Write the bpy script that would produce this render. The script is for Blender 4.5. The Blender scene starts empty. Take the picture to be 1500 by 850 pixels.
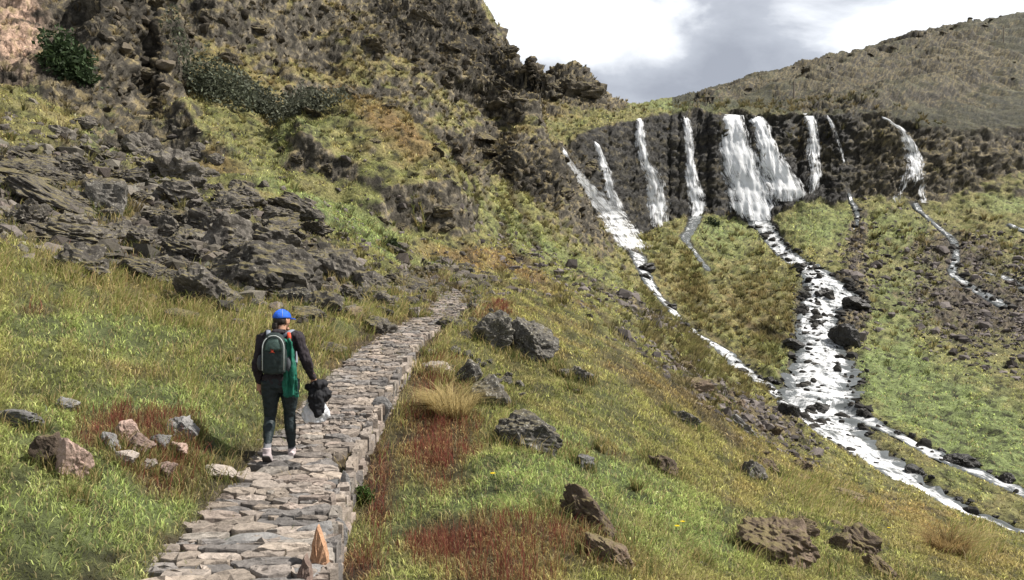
import bpy, math, random
import numpy as np
from mathutils import Vector, Matrix

# ------------------------------------------------------------------ camera, sky, sun, exposure
scene = bpy.context.scene
COL = scene.collection
F = 1150.0            # focal length in units of a 1500 px wide frame
cam_data = bpy.data.cameras.new('camera')
cam = bpy.data.objects.new('camera', cam_data)
COL.objects.link(cam)
cam_data.sensor_fit = 'HORIZONTAL'
cam_data.angle = 2 * math.atan(750.0 / F)
cam_data.clip_start = 0.05
cam_data.clip_end = 3000
cam.location = (0, 0, 0)
cam.rotation_euler = (math.radians(90), 0, 0)
scene.camera = cam

SUN_AZ = math.radians(86)      # clockwise from the viewing direction (+Y)
SUN_EL = math.radians(50)
sun_data = bpy.data.lights.new('sun', 'SUN')
sun_data.energy = 4.3
sun_data.angle = math.radians(0.8)
sun_data.color = (1.0, 0.95, 0.88)
sun = bpy.data.objects.new('sun', sun_data)
COL.objects.link(sun)
sdir = Vector((math.sin(SUN_AZ) * math.cos(SUN_EL), math.cos(SUN_AZ) * math.cos(SUN_EL), math.sin(SUN_EL)))
sun.rotation_euler = sdir.to_track_quat('Z', 'Y').to_euler()

scene.view_settings.view_transform = 'Standard'
scene.view_settings.look = 'None'
scene.view_settings.exposure = 0.95
scene.view_settings.gamma = 1.0
scene.view_settings.use_curve_mapping = False

def N(nt, typ, **kw):
    n = nt.nodes.new(typ)
    for k, v in kw.items():
        if k.startswith('i_'):
            key = k[2:]
            key = int(key) if key.isdigit() else key
            n.inputs[key].default_value = v
        else:
            setattr(n, k, v)
    return n

def build_world():
    w = bpy.data.worlds.new('World')
    scene.world = w
    w.use_nodes = True
    nt = w.node_tree
    nt.nodes.clear()
    L = nt.links.new
    out = N(nt, 'ShaderNodeOutputWorld')
    bg = N(nt, 'ShaderNodeBackground')
    sky = N(nt, 'ShaderNodeTexSky')
    sky.sky_type = 'NISHITA'
    sky.sun_disc = False
    sky.sun_elevation = SUN_EL
    sky.sun_rotation = SUN_AZ
    sky.altitude = 3800
    co = N(nt, 'ShaderNodeTexCoord')
    sep = N(nt, 'ShaderNodeSeparateXYZ')
    L(co.outputs['Generated'], sep.inputs[0])
    # gnomonic-ish cloud layer coordinates: direction / (height + k), a flat cloud deck overhead
    def M(op, a, b=None, c=None):
        m = N(nt, 'ShaderNodeMath', operation=op)
        for i, v in enumerate((a, b, c)):
            if v is None: continue
            if isinstance(v, (int, float)): m.inputs[i].default_value = v
            else: L(v, m.inputs[i])
        return m.outputs[0]
    az = M('ARCTAN2', sep.outputs[0], sep.outputs[1])
    el = M('ARCSINE', sep.outputs[2])
    comb = N(nt, 'ShaderNodeCombineXYZ')
    L(M('MULTIPLY', az, 5.0), comb.inputs[0])
    L(M('MULTIPLY', el, 9.0), comb.inputs[1])
    n1 = N(nt, 'ShaderNodeTexNoise', i_Scale=1.25, i_Detail=8.0, i_Roughness=0.55)
    n1.inputs['Distortion'].default_value = 0.25
    L(comb.outputs[0], n1.inputs['Vector'])
    # blobs of thick grey cloud and of open bright sky, by direction
    def blob(px, py, rx, ry, amt):
        a0 = math.atan((px - 750) / F)
        e0 = math.atan((425 - py) / F * math.cos(a0))
        dx = M('DIVIDE', M('SUBTRACT', az, a0), rx / F)
        dy = M('DIVIDE', M('SUBTRACT', el, e0), ry / F)
        d = M('ADD', M('MULTIPLY', dx, dx), M('MULTIPLY', dy, dy))
        return M('MULTIPLY', M('POWER', 2.718, M('MULTIPLY', d, -1.0)), amt)
    tot = M('MULTIPLY', M('SUBTRACT', n1.outputs['Fac'], 0.5), 3.1)
    for b in SKY_BLOBS:
        tot = M('ADD', tot, blob(*b))
    ramp = N(nt, 'ShaderNodeValToRGB')
    e = ramp.color_ramp.elements
    e[0].position = 0.16; e[0].color = (0.98, 0.99, 1.0, 1)
    e[1].position = 0.82; e[1].color = (0.33, 0.345, 0.38, 1)
    x = ramp.color_ramp.elements.new(0.32); x.color = (0.74, 0.76, 0.79, 1)
    x = ramp.color_ramp.elements.new(0.5); x.color = (0.47, 0.49, 0.53, 1)
    L(M('ADD', M('MULTIPLY', tot, 0.5), 0.42), ramp.inputs['Fac'])
    bg.inputs['Strength'].default_value = 0.08
    L(sky.outputs[0], bg.inputs['Color'])
    # the deck is thicker and greyer overhead than near the bright horizon
    dim = N(nt, 'ShaderNodeMapRange', i_1=0.42, i_2=0.9, i_3=1.0, i_4=0.5)
    L(el, dim.inputs[0])
    sc_ = N(nt, 'ShaderNodeVectorMath', operation='SCALE')
    L(ramp.outputs[0], sc_.inputs[0]); L(dim.outputs[0], sc_.inputs['Scale'])
    bg2 = N(nt, 'ShaderNodeBackground')
    bg2.inputs['Strength'].default_value = 0.70
    L(sc_.outputs[0], bg2.inputs['Color'])
    mix = N(nt, 'ShaderNodeMixShader')
    mix.inputs[0].default_value = 0.88
    L(bg.outputs[0], mix.inputs[1])
    L(bg2.outputs[0], mix.inputs[2])
    L(mix.outputs[0], out.inputs['Surface'])
# px, py, radius x, radius y, amount (+ thick grey cloud, - open and bright)
SKY_BLOBS = [(850, 50, 120, 45, -1.1), (720, 20, 80, 60, -1.0), (985, 78, 40, 26, -0.9), (1000, 20, 60, 25, -0.3),
             (870, 120, 140, 34, 0.55), (1130, 60, 150, 70, 0.55), (1290, 8, 60, 22, 0.8), (1400, 20, 110, 40, -1.6),
             (1290, 55, 40, 28, -1.2), (1000, 135, 140, 25, 0.35), (800, 85, 40, 25, 0.3)]
build_world()

# ------------------------------------------------------------------ noise
rng = np.random.default_rng(7)
random.seed(7)
_P = rng.permutation(256).astype(np.int32)
_P2 = np.concatenate([_P, _P])
_G = rng.normal(size=(256, 3)).astype(np.float32)
_G /= np.linalg.norm(_G, axis=1)[:, None]

from concurrent.futures import ThreadPoolExecutor
_POOL = ThreadPoolExecutor(4)
def _gn(x, y, z):
    xf = np.floor(x); yf = np.floor(y); zf = np.floor(z)
    fx = x - xf; fy = y - yf; fz = z - zf
    u = fx * fx * fx * (fx * (fx * 6 - 15) + 10)
    v = fy * fy * fy * (fy * (fy * 6 - 15) + 10)
    w = fz * fz * fz * (fz * (fz * 6 - 15) + 10)
    xi = xf.astype(np.int32) & 255; yi = yf.astype(np.int32) & 255; zi = zf.astype(np.int32) & 255
    r = np.zeros_like(fx)
    for dx in (0, 1):
        a = _P2[xi + dx]
        wx = u if dx else 1 - u
        for dy in (0, 1):
            b = _P2[(a + yi + dy) & 511]
            wy = wx * (v if dy else 1 - v)
            for dz in (0, 1):
                h = _P2[(b + zi + dz) & 511]
                r += wy * (w if dz else 1 - w) * (_G[h, 0] * (fx - dx) + _G[h, 1] * (fy - dy) + _G[h, 2] * (fz - dz))
    return r * np.float32(1.5)

def gnoise(x, y, z):
    x, y, z = np.broadcast_arrays(np.asarray(x, np.float32), np.asarray(y, np.float32), np.asarray(z, np.float32))
    sh = x.shape
    x, y, z = x.ravel(), y.ravel(), z.ravel()
    n = x.size
    if n < 40000:
        return _gn(x, y, z).reshape(sh)
    cut = list(range(0, n, 40000)) + [n]
    res = list(_POOL.map(lambda i: _gn(x[cut[i]:cut[i+1]], y[cut[i]:cut[i+1]], z[cut[i]:cut[i+1]]), range(len(cut) - 1)))
    return np.concatenate(res).reshape(sh)

def fbm(x, y, z, octv=3, rough=0.5, lac=2.07):
    a, s, f = 1.0, 0.0, 1.0
    for i in range(octv):
        s = s + a * gnoise(x * f + 13.7 * i, y * f + 5.1 * i, z * f + 9.3 * i)
        a *= rough; f *= lac
    return s

def ridged(x, y, z, octv=3, rough=0.5, lac=2.1):
    a, s, f = 1.0, 0.0, 1.0
    for i in range(octv):
        s = s + a * (1 - 2 * np.abs(gnoise(x * f + 3.7 * i, y * f + 15.1 * i, z * f + 1.3 * i)))
        a *= rough; f *= lac
    return s

def sstep(a, b, x):
    t = np.clip((x - a) / (b - a), 0, 1)
    return t * t * (3 - 2 * t)

# ------------------------------------------------------------------ the lie of the land: surveyed points (bearing px, height py, distance)
COMMON = [
 (-150,1000,2.4),(750,1300,2.2),(1700,1100,3.2),
 (0,850,4.6),(0,700,6.0),(0,600,7.6),(0,500,10),(0,420,13),(0,375,15.5),
 (-300,800,4.5),(-300,600,6.5),(-300,400,12),(-300,250,20),(-300,50,38),(-300,-200,55),
 (100,850,4.8),(200,850,5.0),(200,750,6.2),(200,650,7.8),(200,560,10),(200,480,13),(200,425,16),
 (100,390,16),
 (0,330,18),(0,270,22),(0,210,27),(0,150,34),(0,95,42),(0,0,46),(0,-150,55),
 (100,330,20),(100,230,29),(120,150,38),(120,0,50),
 (200,345,22),(200,250,33),(200,200,40),(200,120,50),(200,0,60),(200,-150,72),
 (350,440,16.5),(350,360,22),(350,300,30),(350,230,40),
 (450,480,14.8),(450,430,19),(450,370,26),(450,300,36),(430,240,46),
 (550,450,20),(550,405,27),(560,350,37),(500,310,41),(600,345,43),(640,380,40),
 (330,140,56),(330,60,64),(330,0,70),(330,-150,85),(450,110,74),(450,0,86),(450,-150,104),
 (670,312,50),(645,265,53),(560,222,58),(480,185,62),(400,195,54),
 (600,180,74),(690,200,84),(690,260,70),(740,280,76),
 (600,100,86),(600,0,98),(600,-130,112),
 (700,110,96),(660,20,99),(697,2,103),(720,40,102),(745,75,101),(763,100,100),(780,130,99),
 (640,-120,118),(730,150,130),(690,120,150),(640,60,170),(760,165,122),(740,195,92),
 (700,350,52),(750,392,46),(800,352,66),(850,352,78),(800,285,80),(760,230,84),(840,300,88),
 (780,185,100),(790,168,112),
 # the path and the slope below it
 (330,850,5.4),(390,760,7.1),(445,672,9.0),(490,610,10.8),(525,560,12.6),(560,520,14.5),(600,490,16.8),(640,465,19.5),(660,448,22),(655,430,26),(630,412,31),
 (560,800,6.7),(560,690,9.2),(590,610,11.8),(620,550,14.3),(660,510,17.2),(720,470,21),(700,430,27),
 (700,850,5.9),(700,700,8.8),(800,850,6.1),(1000,850,7.2),(1200,850,8.9),(1500,850,13),
 (800,700,9.2),(800,600,13.2),(800,500,21),(800,425,36),
 (1000,750,10.6),(1000,650,15.4),(1000,570,23),(1000,540,34),(900,480,32),(900,405,62),
 (1150,750,13.2),(1150,697,19.5),(1150,673,30),(1300,780,15.2),(1300,748,22),(1300,735,28),(1490,812,20),(1490,797,26),
 (1060,640,20),(1060,606,32),(940,460,50),(895,398,78),
 (1700,1000,10),(1800,920,20),(1800,890,26),(2200,1000,22),
]
LOWER = [
 (930,377,92),(900,340,97),(860,330,98),(970,342,105),(1030,318,114),(1110,326,116),(1160,300,118),(1200,292,119),(1260,290,119),(1340,302,119),(1420,295,123),(1500,285,127),
 (960,400,86),(1000,380,95),(1050,345,107),(1050,425,89),(1080,500,70),(1030,480,74),(990,465,73),(1050,532,62),(1110,572,53),(1130,430,84),(1160,560,58),
 (1120,345,110),(1150,380,98),(1205,405,90),(1200,440,83),(1215,490,70),(1205,545,60),(1170,602,49.5),(1250,640,44.5),(1330,700,38.5),(1420,745,35),(1500,777,33),(1650,840,28),
 (1240,330,112),(1300,385,99),(1300,480,76),(1300,560,59),(1400,630,48),(1500,692,40.5),(1500,600,52),(1500,500,72),(1500,400,97),(1400,340,112),(1240,440,84),(1250,520,66),(1280,600,52),(1400,450,84),
 (1700,400,100),(1700,600,55),(1800,300,126),(1800,800,35),(2200,300,120),(2200,900,35),
 (930,350,110),(1000,310,128),(1100,300,135),(1200,280,140),(1340,290,142),(1500,275,150),(1200,230,220),(1500,200,260),(900,200,200),(1000,230,300),(1500,160,400),(850,250,118),
]
UPPER = [
 (822,214,104),(860,196,107),(900,181,112),(940,171,117),(1000,164,121),(1050,166,121),(1100,167,122),(1200,166,123),(1290,169,124),(1340,184,124),(1420,192,127),(1500,190,132),
 (840,240,98),(900,215,102),(1000,190,110),(1100,195,111),(1200,192,112),(1340,205,114),(1500,215,118),
 (845,99,134),(805,116,131),(880,128,133),(905,156,132),(815,155,122),(860,165,121),(845,150,165),(880,165,160),(800,160,165),
 (900,172,120),(940,158,140),(960,152,165),(1000,152,170),(940,165,260),
 (1020,151,172),(1060,136,188),(1120,106,214),(1200,84,248),(1300,62,280),(1400,37,302),(1500,19,312),(1700,-15,330),
 (1100,152,150),(1100,140,180),(1200,135,170),(1200,115,205),(1300,120,190),(1300,90,235),(1400,140,175),(1400,85,235),(1500,150,160),(1500,100,225),(1350,160,140),
 (1060,180,290),(1120,160,310),(1200,140,350),(1300,120,380),(1400,95,400),(1500,80,410),(1700,40,430),
 (2200,250,140),(2200,0,300),(1800,200,135),(1800,50,260),
]
CLIFF = [(700,100),(800,100),(840,102),(880,107),(930,112),(980,117.5),(1040,118.5),(1110,119),(1180,120),(1240,121),(1340,121.5),(1420,124),(1500,128),(1700,128),(2200,128)]
CLIFF_W = [(700,14),(830,12),(880,11),(940,9),(1000,7.5),(1100,8),(1200,7),(1300,8),(1400,11),(1500,14),(2200,14)]
KTH = 2.2
def to_tl(px, Y):
    px = np.asarray(px, float); Y = np.asarray(Y, float)
    t = np.arctan((px - 750) / F)
    return t, np.log(Y / np.cos(t))

class Survey:
    """smooth surface through surveyed points, z/(r+4) over (bearing, log distance)"""
    def __init__(s, pts, lam=2e-4):
        a = np.array(pts, float)
        t, l = to_tl(a[:, 0], a[:, 2])
        z = (425 - a[:, 1]) / F * a[:, 2]
        v = z / (np.exp(l) + 4)
        s.c = np.stack([t * KTH, l], 1)
        n = len(a)
        K = s.k(np.linalg.norm(s.c[:, None] - s.c[None], axis=2)) + lam * np.eye(n)
        Pm = np.concatenate([np.ones((n, 1)), s.c], 1)
        A = np.block([[K, Pm], [Pm.T, np.zeros((3, 3))]])
        s.w = np.linalg.solve(A, np.concatenate([v, np.zeros(3)]))
        # gridded
        s.T = np.linspace(-1.0, 1.0, 420); s.Lr = np.linspace(math.log(0.8), math.log(520), 760)
        TT, LL = np.meshgrid(s.T, s.Lr, indexing='ij')
        q = np.stack([TT.ravel() * KTH, LL.ravel()], 1)
        o = np.empty(len(q))
        for i in range(0, len(q), 20000):
            d = np.linalg.norm(q[i:i+20000, None] - s.c[None], axis=2)
            o[i:i+20000] = s.k(d) @ s.w[:n] + s.w[n] + q[i:i+20000] @ s.w[n+1:]
        s.g = o.reshape(TT.shape)
    @staticmethod
    def k(d):
        return np.where(d > 1e-9, d * d * np.log(np.maximum(d, 1e-9)), 0)
    def z(s, t, l):
        a = np.clip((np.clip(t, -0.99, 0.99) - s.T[0]) / (s.T[1] - s.T[0]), 0, len(s.T) - 1.001)
        b = np.clip((l - s.Lr[0]) / (s.Lr[1] - s.Lr[0]), 0, len(s.Lr) - 1.001)
        i = a.astype(int); j = b.astype(int); fa = a - i; fb = b - j
        g = s.g
        v = (g[i, j] * (1 - fa) + g[i + 1, j] * fa) * (1 - fb) + (g[i, j + 1] * (1 - fa) + g[i + 1, j + 1] * fa) * fb
        return v * (np.exp(l) + 4)
SL = Survey(COMMON + LOWER)
SU = Survey(COMMON + UPPER)
_ct, _cl = to_tl([c[0] for c in CLIFF], [c[1] for c in CLIFF])
_cwt = np.arctan((np.array([c[0] for c in CLIFF_W]) - 750) / F); _cw = np.array([c[1] for c in CLIFF_W], float)

def cliff_s(t, l):
    r = np.exp(l)
    rc = np.exp(np.interp(t, _ct, _cl)); w = np.interp(t, _cwt, _cw)
    buttress = 1.6 * gnoise(t * 38, np.zeros_like(t) + 3.3, np.zeros_like(t)) + 0.8 * gnoise(t * 95, np.zeros_like(t) + 7.7, np.zeros_like(t))
    q = (r - rc + buttress) / w + 0.5
    q = np.clip(q, 0, 1)
    q = q ** 1.25
    return q * q * (3 - 2 * q) * 0.5 + 0.5 * q

def H0(t, l):
    s = cliff_s(t, l)
    return SL.z(t, l) * (1 - s) + SU.z(t, l) * s

_LR = np.linspace(math.log(2.0), math.log(450), 3000)
def ray0(px, py):
    """where the line of sight first meets the undisturbed land"""
    t = math.atan((px - 750) / F)
    tt = np.full_like(_LR, t)
    z = H0(tt, _LR); Y = np.exp(_LR) * math.cos(t)
    q = 425 - z / Y * F
    k = np.nonzero(q <= py)[0]
    i = k[0] if len(k) else int(np.argmin(q))
    return np.array([(px - 750) / F * Y[i], Y[i], z[i]])
# ------------------------------------------------------------------ lines on the land: path and streams
PATH_PX = [(330,850,5.4),(390,760,7.1),(445,672,9.0),(490,610,10.8),(525,560,12.6),(560,520,14.5),(600,490,16.8),(640,465,19.5),(660,448,22),(655,430,26),(630,412,31),(618,400,36)]
_pp = np.array([((px - 750) / F * Y, Y, (425 - py) / F * Y) for px, py, Y in PATH_PX])
_pp = np.vstack([[(-1.85, -2.0, -1.95), (-1.98, 1.0, -1.98), (-2.02, 3.2, -2.0)], _pp])
def catmull(P, n):
    P = np.asarray(P, float); out = []
    Q = np.vstack([2 * P[0] - P[1], P, 2 * P[-1] - P[-2]])
    for i in range(1, len(Q) - 2):
        p0, p1, p2, p3 = Q[i-1], Q[i], Q[i+1], Q[i+2]
        for k in range(n):
            u = k / n
            out.append(0.5 * (2*p1 + (p2-p0)*u + (2*p0-5*p1+4*p2-p3)*u*u + (3*p1-p0-3*p2+p3)*u**3))
    out.append(Q[-2])
    return np.array(out)
PATH = catmull(_pp, 8)
PATH_S = np.concatenate([[0], np.cumsum(np.linalg.norm(np.diff(PATH[:, :2], axis=0), axis=1))])
PATH_HW = np.interp(PATH[:, 1], [0, 6, 10, 14, 20, 30, 40], [0.62, 0.60, 0.53, 0.50, 0.47, 0.50, 0.45])

def near_line(x, y, line):
    """distance, signed side (right +), arc parameter index of the nearest point on a polyline"""
    best = np.full(x.shape, 1e9); side = np.zeros_like(best); par = np.zeros_like(best)
    for i in range(len(line) - 1):
        ax, ay = line[i, 0], line[i, 1]; dx, dy = line[i+1, 0] - ax, line[i+1, 1] - ay
        L2 = dx*dx + dy*dy + 1e-12
        u = np.clip(((x - ax) * dx + (y - ay) * dy) / L2, 0, 1)
        ex = x - ax - u * dx; ey = y - ay - u * dy
        d = np.hypot(ex, ey)
        m = d < best
        best = np.where(m, d, best)
        side = np.where(m, np.sign(ex * dy - ey * dx), side)
        par = np.where(m, i + u, par)
    return best, side * best, par

def world_line(pts):
    """(px, py, half width px) on the land -> rows of x, y, z, half width in m"""
    o = []
    for px, py, hw in pts:
        p = ray0(px, py)
        o.append((p[0], p[1], p[2], hw / F * p[1]))
    return np.array(o)
STREAMS_PX = {
 'main': [(1110,318,16),(1125,338,12),(1140,362,12),(1168,383,14),(1200,402,22),(1215,425,36),(1200,450,26),(1196,478,26),(1203,505,30),(1207,535,40),(1200,570,46),(1195,600,52),(1225,632,46),(1275,668,44),(1330,702,34),(1385,732,26),(1440,756,22),(1500,780,24),(1600,822,24)],
 'left': [(932,372,13),(942,395,9),(955,422,9),(978,448,10),(1003,476,12),(1026,494,13),(1056,512,12),(1080,536,13),(1110,558,14),(1140,574,14),(1172,592,13)],
 'right': [(1225,590,16),(1262,610,14),(1305,632,13),(1350,655,14),(1390,676,13),(1450,700,13),(1500,722,14),(1600,770,14)],
 'trickle': [(1018,318,10),(1012,335,7),(1003,350,7),(1018,372,5),(1035,394,6),(1040,398,3)],
 'rill': [(1244,285,3),(1252,305,4),(1256,325,3),(1250,340,2)],
 'far': [(1340,300,5),(1370,330,5),(1395,352,6),(1400,378,5),(1395,400,6),(1420,420,9),(1455,440,11),(1470,452,6)],
 'east': [(1440,402,6),(1470,408,9),(1492,420,8),(1520,440,5)],
 'brink': [(1478,330,4),(1490,336,6),(1510,342,6)],
}
STREAMS = {}
for k, v in STREAMS_PX.items():
    STREAMS[k] = catmull(world_line(v), 6)
CARVE = {'main': 0.55, 'left': 0.25, 'right': 0.4, 'trickle': 0.12, 'rill': 0.12, 'far': 0.1, 'east': 0.1, 'brink': 0.1}

# ------------------------------------------------------------------ terrain grid, finer where the land turns towards the eye
STEP = 1.3 / F
th_in = np.arange(-0.63, 0.63, STEP)
side_th = 0.63 + np.cumsum(np.geomspace(STEP, 0.05, 60))
TH = np.concatenate([-side_th[::-1], th_in, side_th])
TH = TH[np.abs(TH) < 1.75]
NROW = 1120
NC = len(TH)
lr = np.linspace(math.log(1.0), math.log(450), 1500)
# coarse profiles on every 6th column, smoothed across, then interpolated
ci = np.unique(np.concatenate([np.arange(0, NC, 6), [NC - 1]]))
rows = np.empty((len(ci), NROW))
TT = np.repeat(TH[ci][:, None], len(lr), 1)
ZZ = H0(TT.ravel(), np.tile(lr, len(ci))).reshape(TT.shape)
EE = ZZ / np.exp(lr)[None] * F
dE = np.abs(np.diff(EE, axis=1)); dL = np.diff(lr)[None]
vis = np.maximum.accumulate(EE, axis=1) - EE < 6           # parts the eye can reach get more rows
dens = np.where(vis[:, 1:], 1.0, 0.35) * dE + 52 * dL + np.where(vis[:, 1:], 40, 0) * dL
kern = np.ones(9) / 9
dens = np.apply_along_axis(lambda a: np.convolve(np.pad(a, 4, 'edge'), kern, 'valid'), 0, dens)
cum = np.concatenate([np.zeros((len(ci), 1)), np.cumsum(dens, 1)], 1)
for i in range(len(ci)):
    rows[i] = np.interp(np.linspace(0, cum[i, -1], NROW), cum[i], lr)
LRG = np.empty((NC, NROW))
for j in range(NROW):
    LRG[:, j] = np.interp(np.arange(NC), ci, rows[:, j])
def patch(lst, base=0.0):
    a = np.full(X.shape, base, np.float32)
    for px, py, rx, ry, rot, amt in lst:
        c, s = math.cos(math.radians(rot)), math.sin(math.radians(rot))
        dx = PX - px; dy = PY - py
        u = (dx * c + dy * s) / rx; v = (-dx * s + dy * c) / ry
        w = np.exp(-(u * u + v * v) ** 1.5)
        a += (amt * w).astype(np.float32)
    return a
def normals(x, y, z):
    P = np.stack([x, y, z], -1)
    a = np.gradient(P, axis=0); b = np.gradient(P, axis=1)
    n = np.cross(a, b)
    n /= np.maximum(np.linalg.norm(n, axis=-1, keepdims=True), 1e-9)
    n *= np.where(n[..., 2:3] < 0, -1, 1)
    return n
LOBES = [(785,138,44,24,30,3.2,96,150),(520,170,120,11,10,-2.6,50,90),(668,245,20,62,-28,-2.4,52,90),(540,240,120,40,24,1.3,40,64),(655,62,120,46,24,4.2,60,125),(500,70,95,50,10,3.2,55,120),(565,135,95,34,18,2.6,55,110),(420,50,70,60,10,3.0,50,110),(350,30,70,44,15,3.4,45,100),
 (170,70,60,90,8,3.6,38,80),(245,100,34,90,0,2.6,38,80),(700,130,80,30,28,2.6,60,125),(780,245,80,34,28,2.2,60,110),(850,290,70,50,40,1.8,70,115),(470,145,90,24,10,1.8,50,100),
 (300,215,70,22,18,1.2,28,60),(250,205,60,18,14,1.0,26,60),
 (1290,92,110,22,-22,2.2,140,330),(1430,105,110,34,4,3.5,140,330),(1160,128,80,12,-16,2.2,140,330),(1230,105,60,16,-24,1.8,150,330),(1380,60,90,20,-14,1.6,170,330),(1060,145,60,9,-14,2.5,140,260),(1340,140,120,14,-6,3.0,135,260)]
TH_FULL, LRG_FULL = TH, LRG
for stage in (0, 1):
    # first a quick pass over every fourth column to learn where the broken ground is steep, then the real one
    if stage == 0:
        TH = TH_FULL[::4]; LRG = LRG_FULL[::4]
    else:
        TH = TH_FULL; LRG = LRG_FULL
    NC = len(TH)
    THG = np.repeat(TH[:, None], NROW, 1)
    RG = np.exp(LRG)
    X = (np.sin(THG) * RG); Yg = (np.cos(THG) * RG)
    Z = H0(THG.ravel(), LRG.ravel()).reshape(X.shape)
    PX = np.where(Yg > 0.3, 750 + X / np.maximum(Yg, 0.3) * F, np.where(X < 0, -9999, 9999))
    PY = np.where(Yg > 0.3, 425 - Z / np.maximum(Yg, 0.3) * F, 9999)
    CS = cliff_s(THG.ravel(), LRG.ravel()).reshape(X.shape)

    # path bed
    PD = np.full(X.shape, 99.0); PPAR = np.zeros(X.shape)
    m = (Yg < 45) & (np.abs(X) < 12)
    d, sd, par = near_line(X[m], Yg[m], PATH)
    pz = np.interp(par, np.arange(len(PATH)), PATH[:, 2]); hw = np.interp(par, np.arange(len(PATH)), PATH_HW)
    zz = Z[m]
    yy = Yg[m]
    drop = np.interp(yy, [0, 5, 8, 12, 14, 17, 30], [0.30, 0.30, 0.27, 0.27, 0.22, 0.08, 0.0])
    right = sd > 0
    wl = 1 - sstep(hw * 0.95, hw + 0.75, np.abs(sd))
    zz_l = zz * (1 - wl) + (pz - 0.065 + 0.115 * sstep(hw - .12, hw + .10, -sd)) * wl
    wr = 1 - sstep(hw + 0.3, hw + 2.0, sd)
    inside = 1 - sstep(hw - 0.10, hw + 0.06, sd)
    zr = zz * (1 - wr) + (pz - drop) * wr
    zr = zr * (1 - inside) + (pz - 0.07) * inside
    Z[m] = np.where(right, zr, zz_l)
    PD[m] = sd; PPAR[m] = par
    # the shaggy knoll left of the falls: a dome with a steep skirt
    c_, s_ = math.cos(math.radians(24)), math.sin(math.radians(24))
    dx, dy = PX - 548, PY - 258
    kn = np.hypot((dx * c_ + dy * s_) / 158, (-dx * s_ + dy * c_) / 62)
    kn = np.where((RG > 36) & (RG < 75), kn, 9)
    kn = kn + 0.16 * fbm(X / 4, Yg / 4, Z / 4, 2)
    Z += 2.3 * (1 - sstep(0.76, 1.06, kn))
    # swelling buttresses of the hillside, each with a steep lower skirt
    for px, py, rx, ry, rot, hgt, r0, r1 in LOBES:
        c_, s_ = math.cos(math.radians(rot)), math.sin(math.radians(rot))
        dx, dy = PX - px, PY - py
        kn = np.hypot((dx * c_ + dy * s_) / rx, (-dx * s_ + dy * c_) / ry)
        m = (kn < 1.6) & (RG > r0) & (RG < r1)
        if not m.any(): continue
        hs_ = abs(hgt) * 2.2
        Z[m] += hgt * (1 - sstep(.35, 1.08, kn[m] + .22 * fbm(X[m] / hs_, Yg[m] / hs_, Z[m] / hs_, 2)))
    # stream channels
    SDM = np.full(X.shape, 50.0)    # and in metres from the bank
    SD = np.full(X.shape, 9.0)     # distance to water in half widths
    for k, S in STREAMS.items():
        x0, x1 = S[:, 0].min() - 5, S[:, 0].max() + 5; y0, y1 = S[:, 1].min() - 5, S[:, 1].max() + 5
        m = (X > x0) & (X < x1) & (Yg > y0) & (Yg < y1)
        d, sd, par = near_line(X[m], Yg[m], S)
        hw = np.interp(par, np.arange(len(S)), S[:, 3])
        q = d / hw
        Z[m] -= CARVE[k] * (1 - sstep(0.6, 1.6, q))
        SD[m] = np.minimum(SD[m], q); SDM[m] = np.minimum(SDM[m], d - hw)

    # ------------------------------------------------------------------ what covers the ground: soft patches of each cover
    XS, YS, ZS = X.astype(np.float32), Yg.astype(np.float32), Z.astype(np.float32)
    nL = fbm(XS / 9, YS / 9, ZS / 9, 3)
    nM = fbm(XS / 2.3 + 40, YS / 2.3, ZS / 2.3, 3)
    nS = fbm(XS / 0.55 + 80, YS / 0.55, ZS / 0.55, 3, 0.6)
    # rotation +: patch tilts down to the right
    ROCK = patch([
     (40,20,120,110,0,1.0),(60,60,110,90,0,.7),(180,90,90,150,20,.7),(230,120,60,100,0,.6),(330,20,90,70,20,.35),
     (60,270,140,70,20,.75),(150,330,190,60,14,.8),(330,370,160,60,10,.7),(420,400,90,50,20,.5),(250,240,140,40,25,.35),(480,370,90,40,20,.4),
     (600,30,150,50,20,.7),(680,90,130,50,15,.8),(560,90,80,50,0,.4),(470,60,100,50,10,.35),(720,140,80,30,20,.6),(650,200,110,40,20,.45),(420,140,150,30,10,.3),
     (545,245,120,42,24,-.55),(530,305,120,12,27,.6),(630,328,50,12,10,.6),(440,245,40,12,25,.5),
     (845,130,60,40,0,.9),(780,110,40,30,40,.9),(900,150,30,20,0,.6),
     (760,250,90,40,25,.7),(840,290,110,60,40,.7),(700,230,60,30,0,.4),
     (980,250,130,90,0,.5),(1330,225,60,40,0,-.3),(1290,80,260,70,-10,.75),(1440,120,90,50,10,.6),(1300,150,120,24,-5,.35),(1050,140,50,16,-15,.6),(1150,110,80,20,-20,.4),(1400,220,140,60,0,.45),(1250,130,120,24,-10,.3),
     (1130,640,120,40,38,.35),(1000,560,130,20,32,.35),(1110,610,90,22,32,.5),(900,440,120,14,30,.35),(860,420,150,12,28,.3),(700,430,70,40,10,.3),
     (1430,420,130,80,15,.55),(1460,480,120,60,15,.5),(1255,350,16,60,5,.9),(1250,430,30,60,0,.7),(1240,490,30,50,0,.6),
     (1390,360,90,30,10,.4),(1040,480,80,50,20,.15),
     (660,430,70,30,10,.25),(600,430,50,30,0,.25),
    ])
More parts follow.
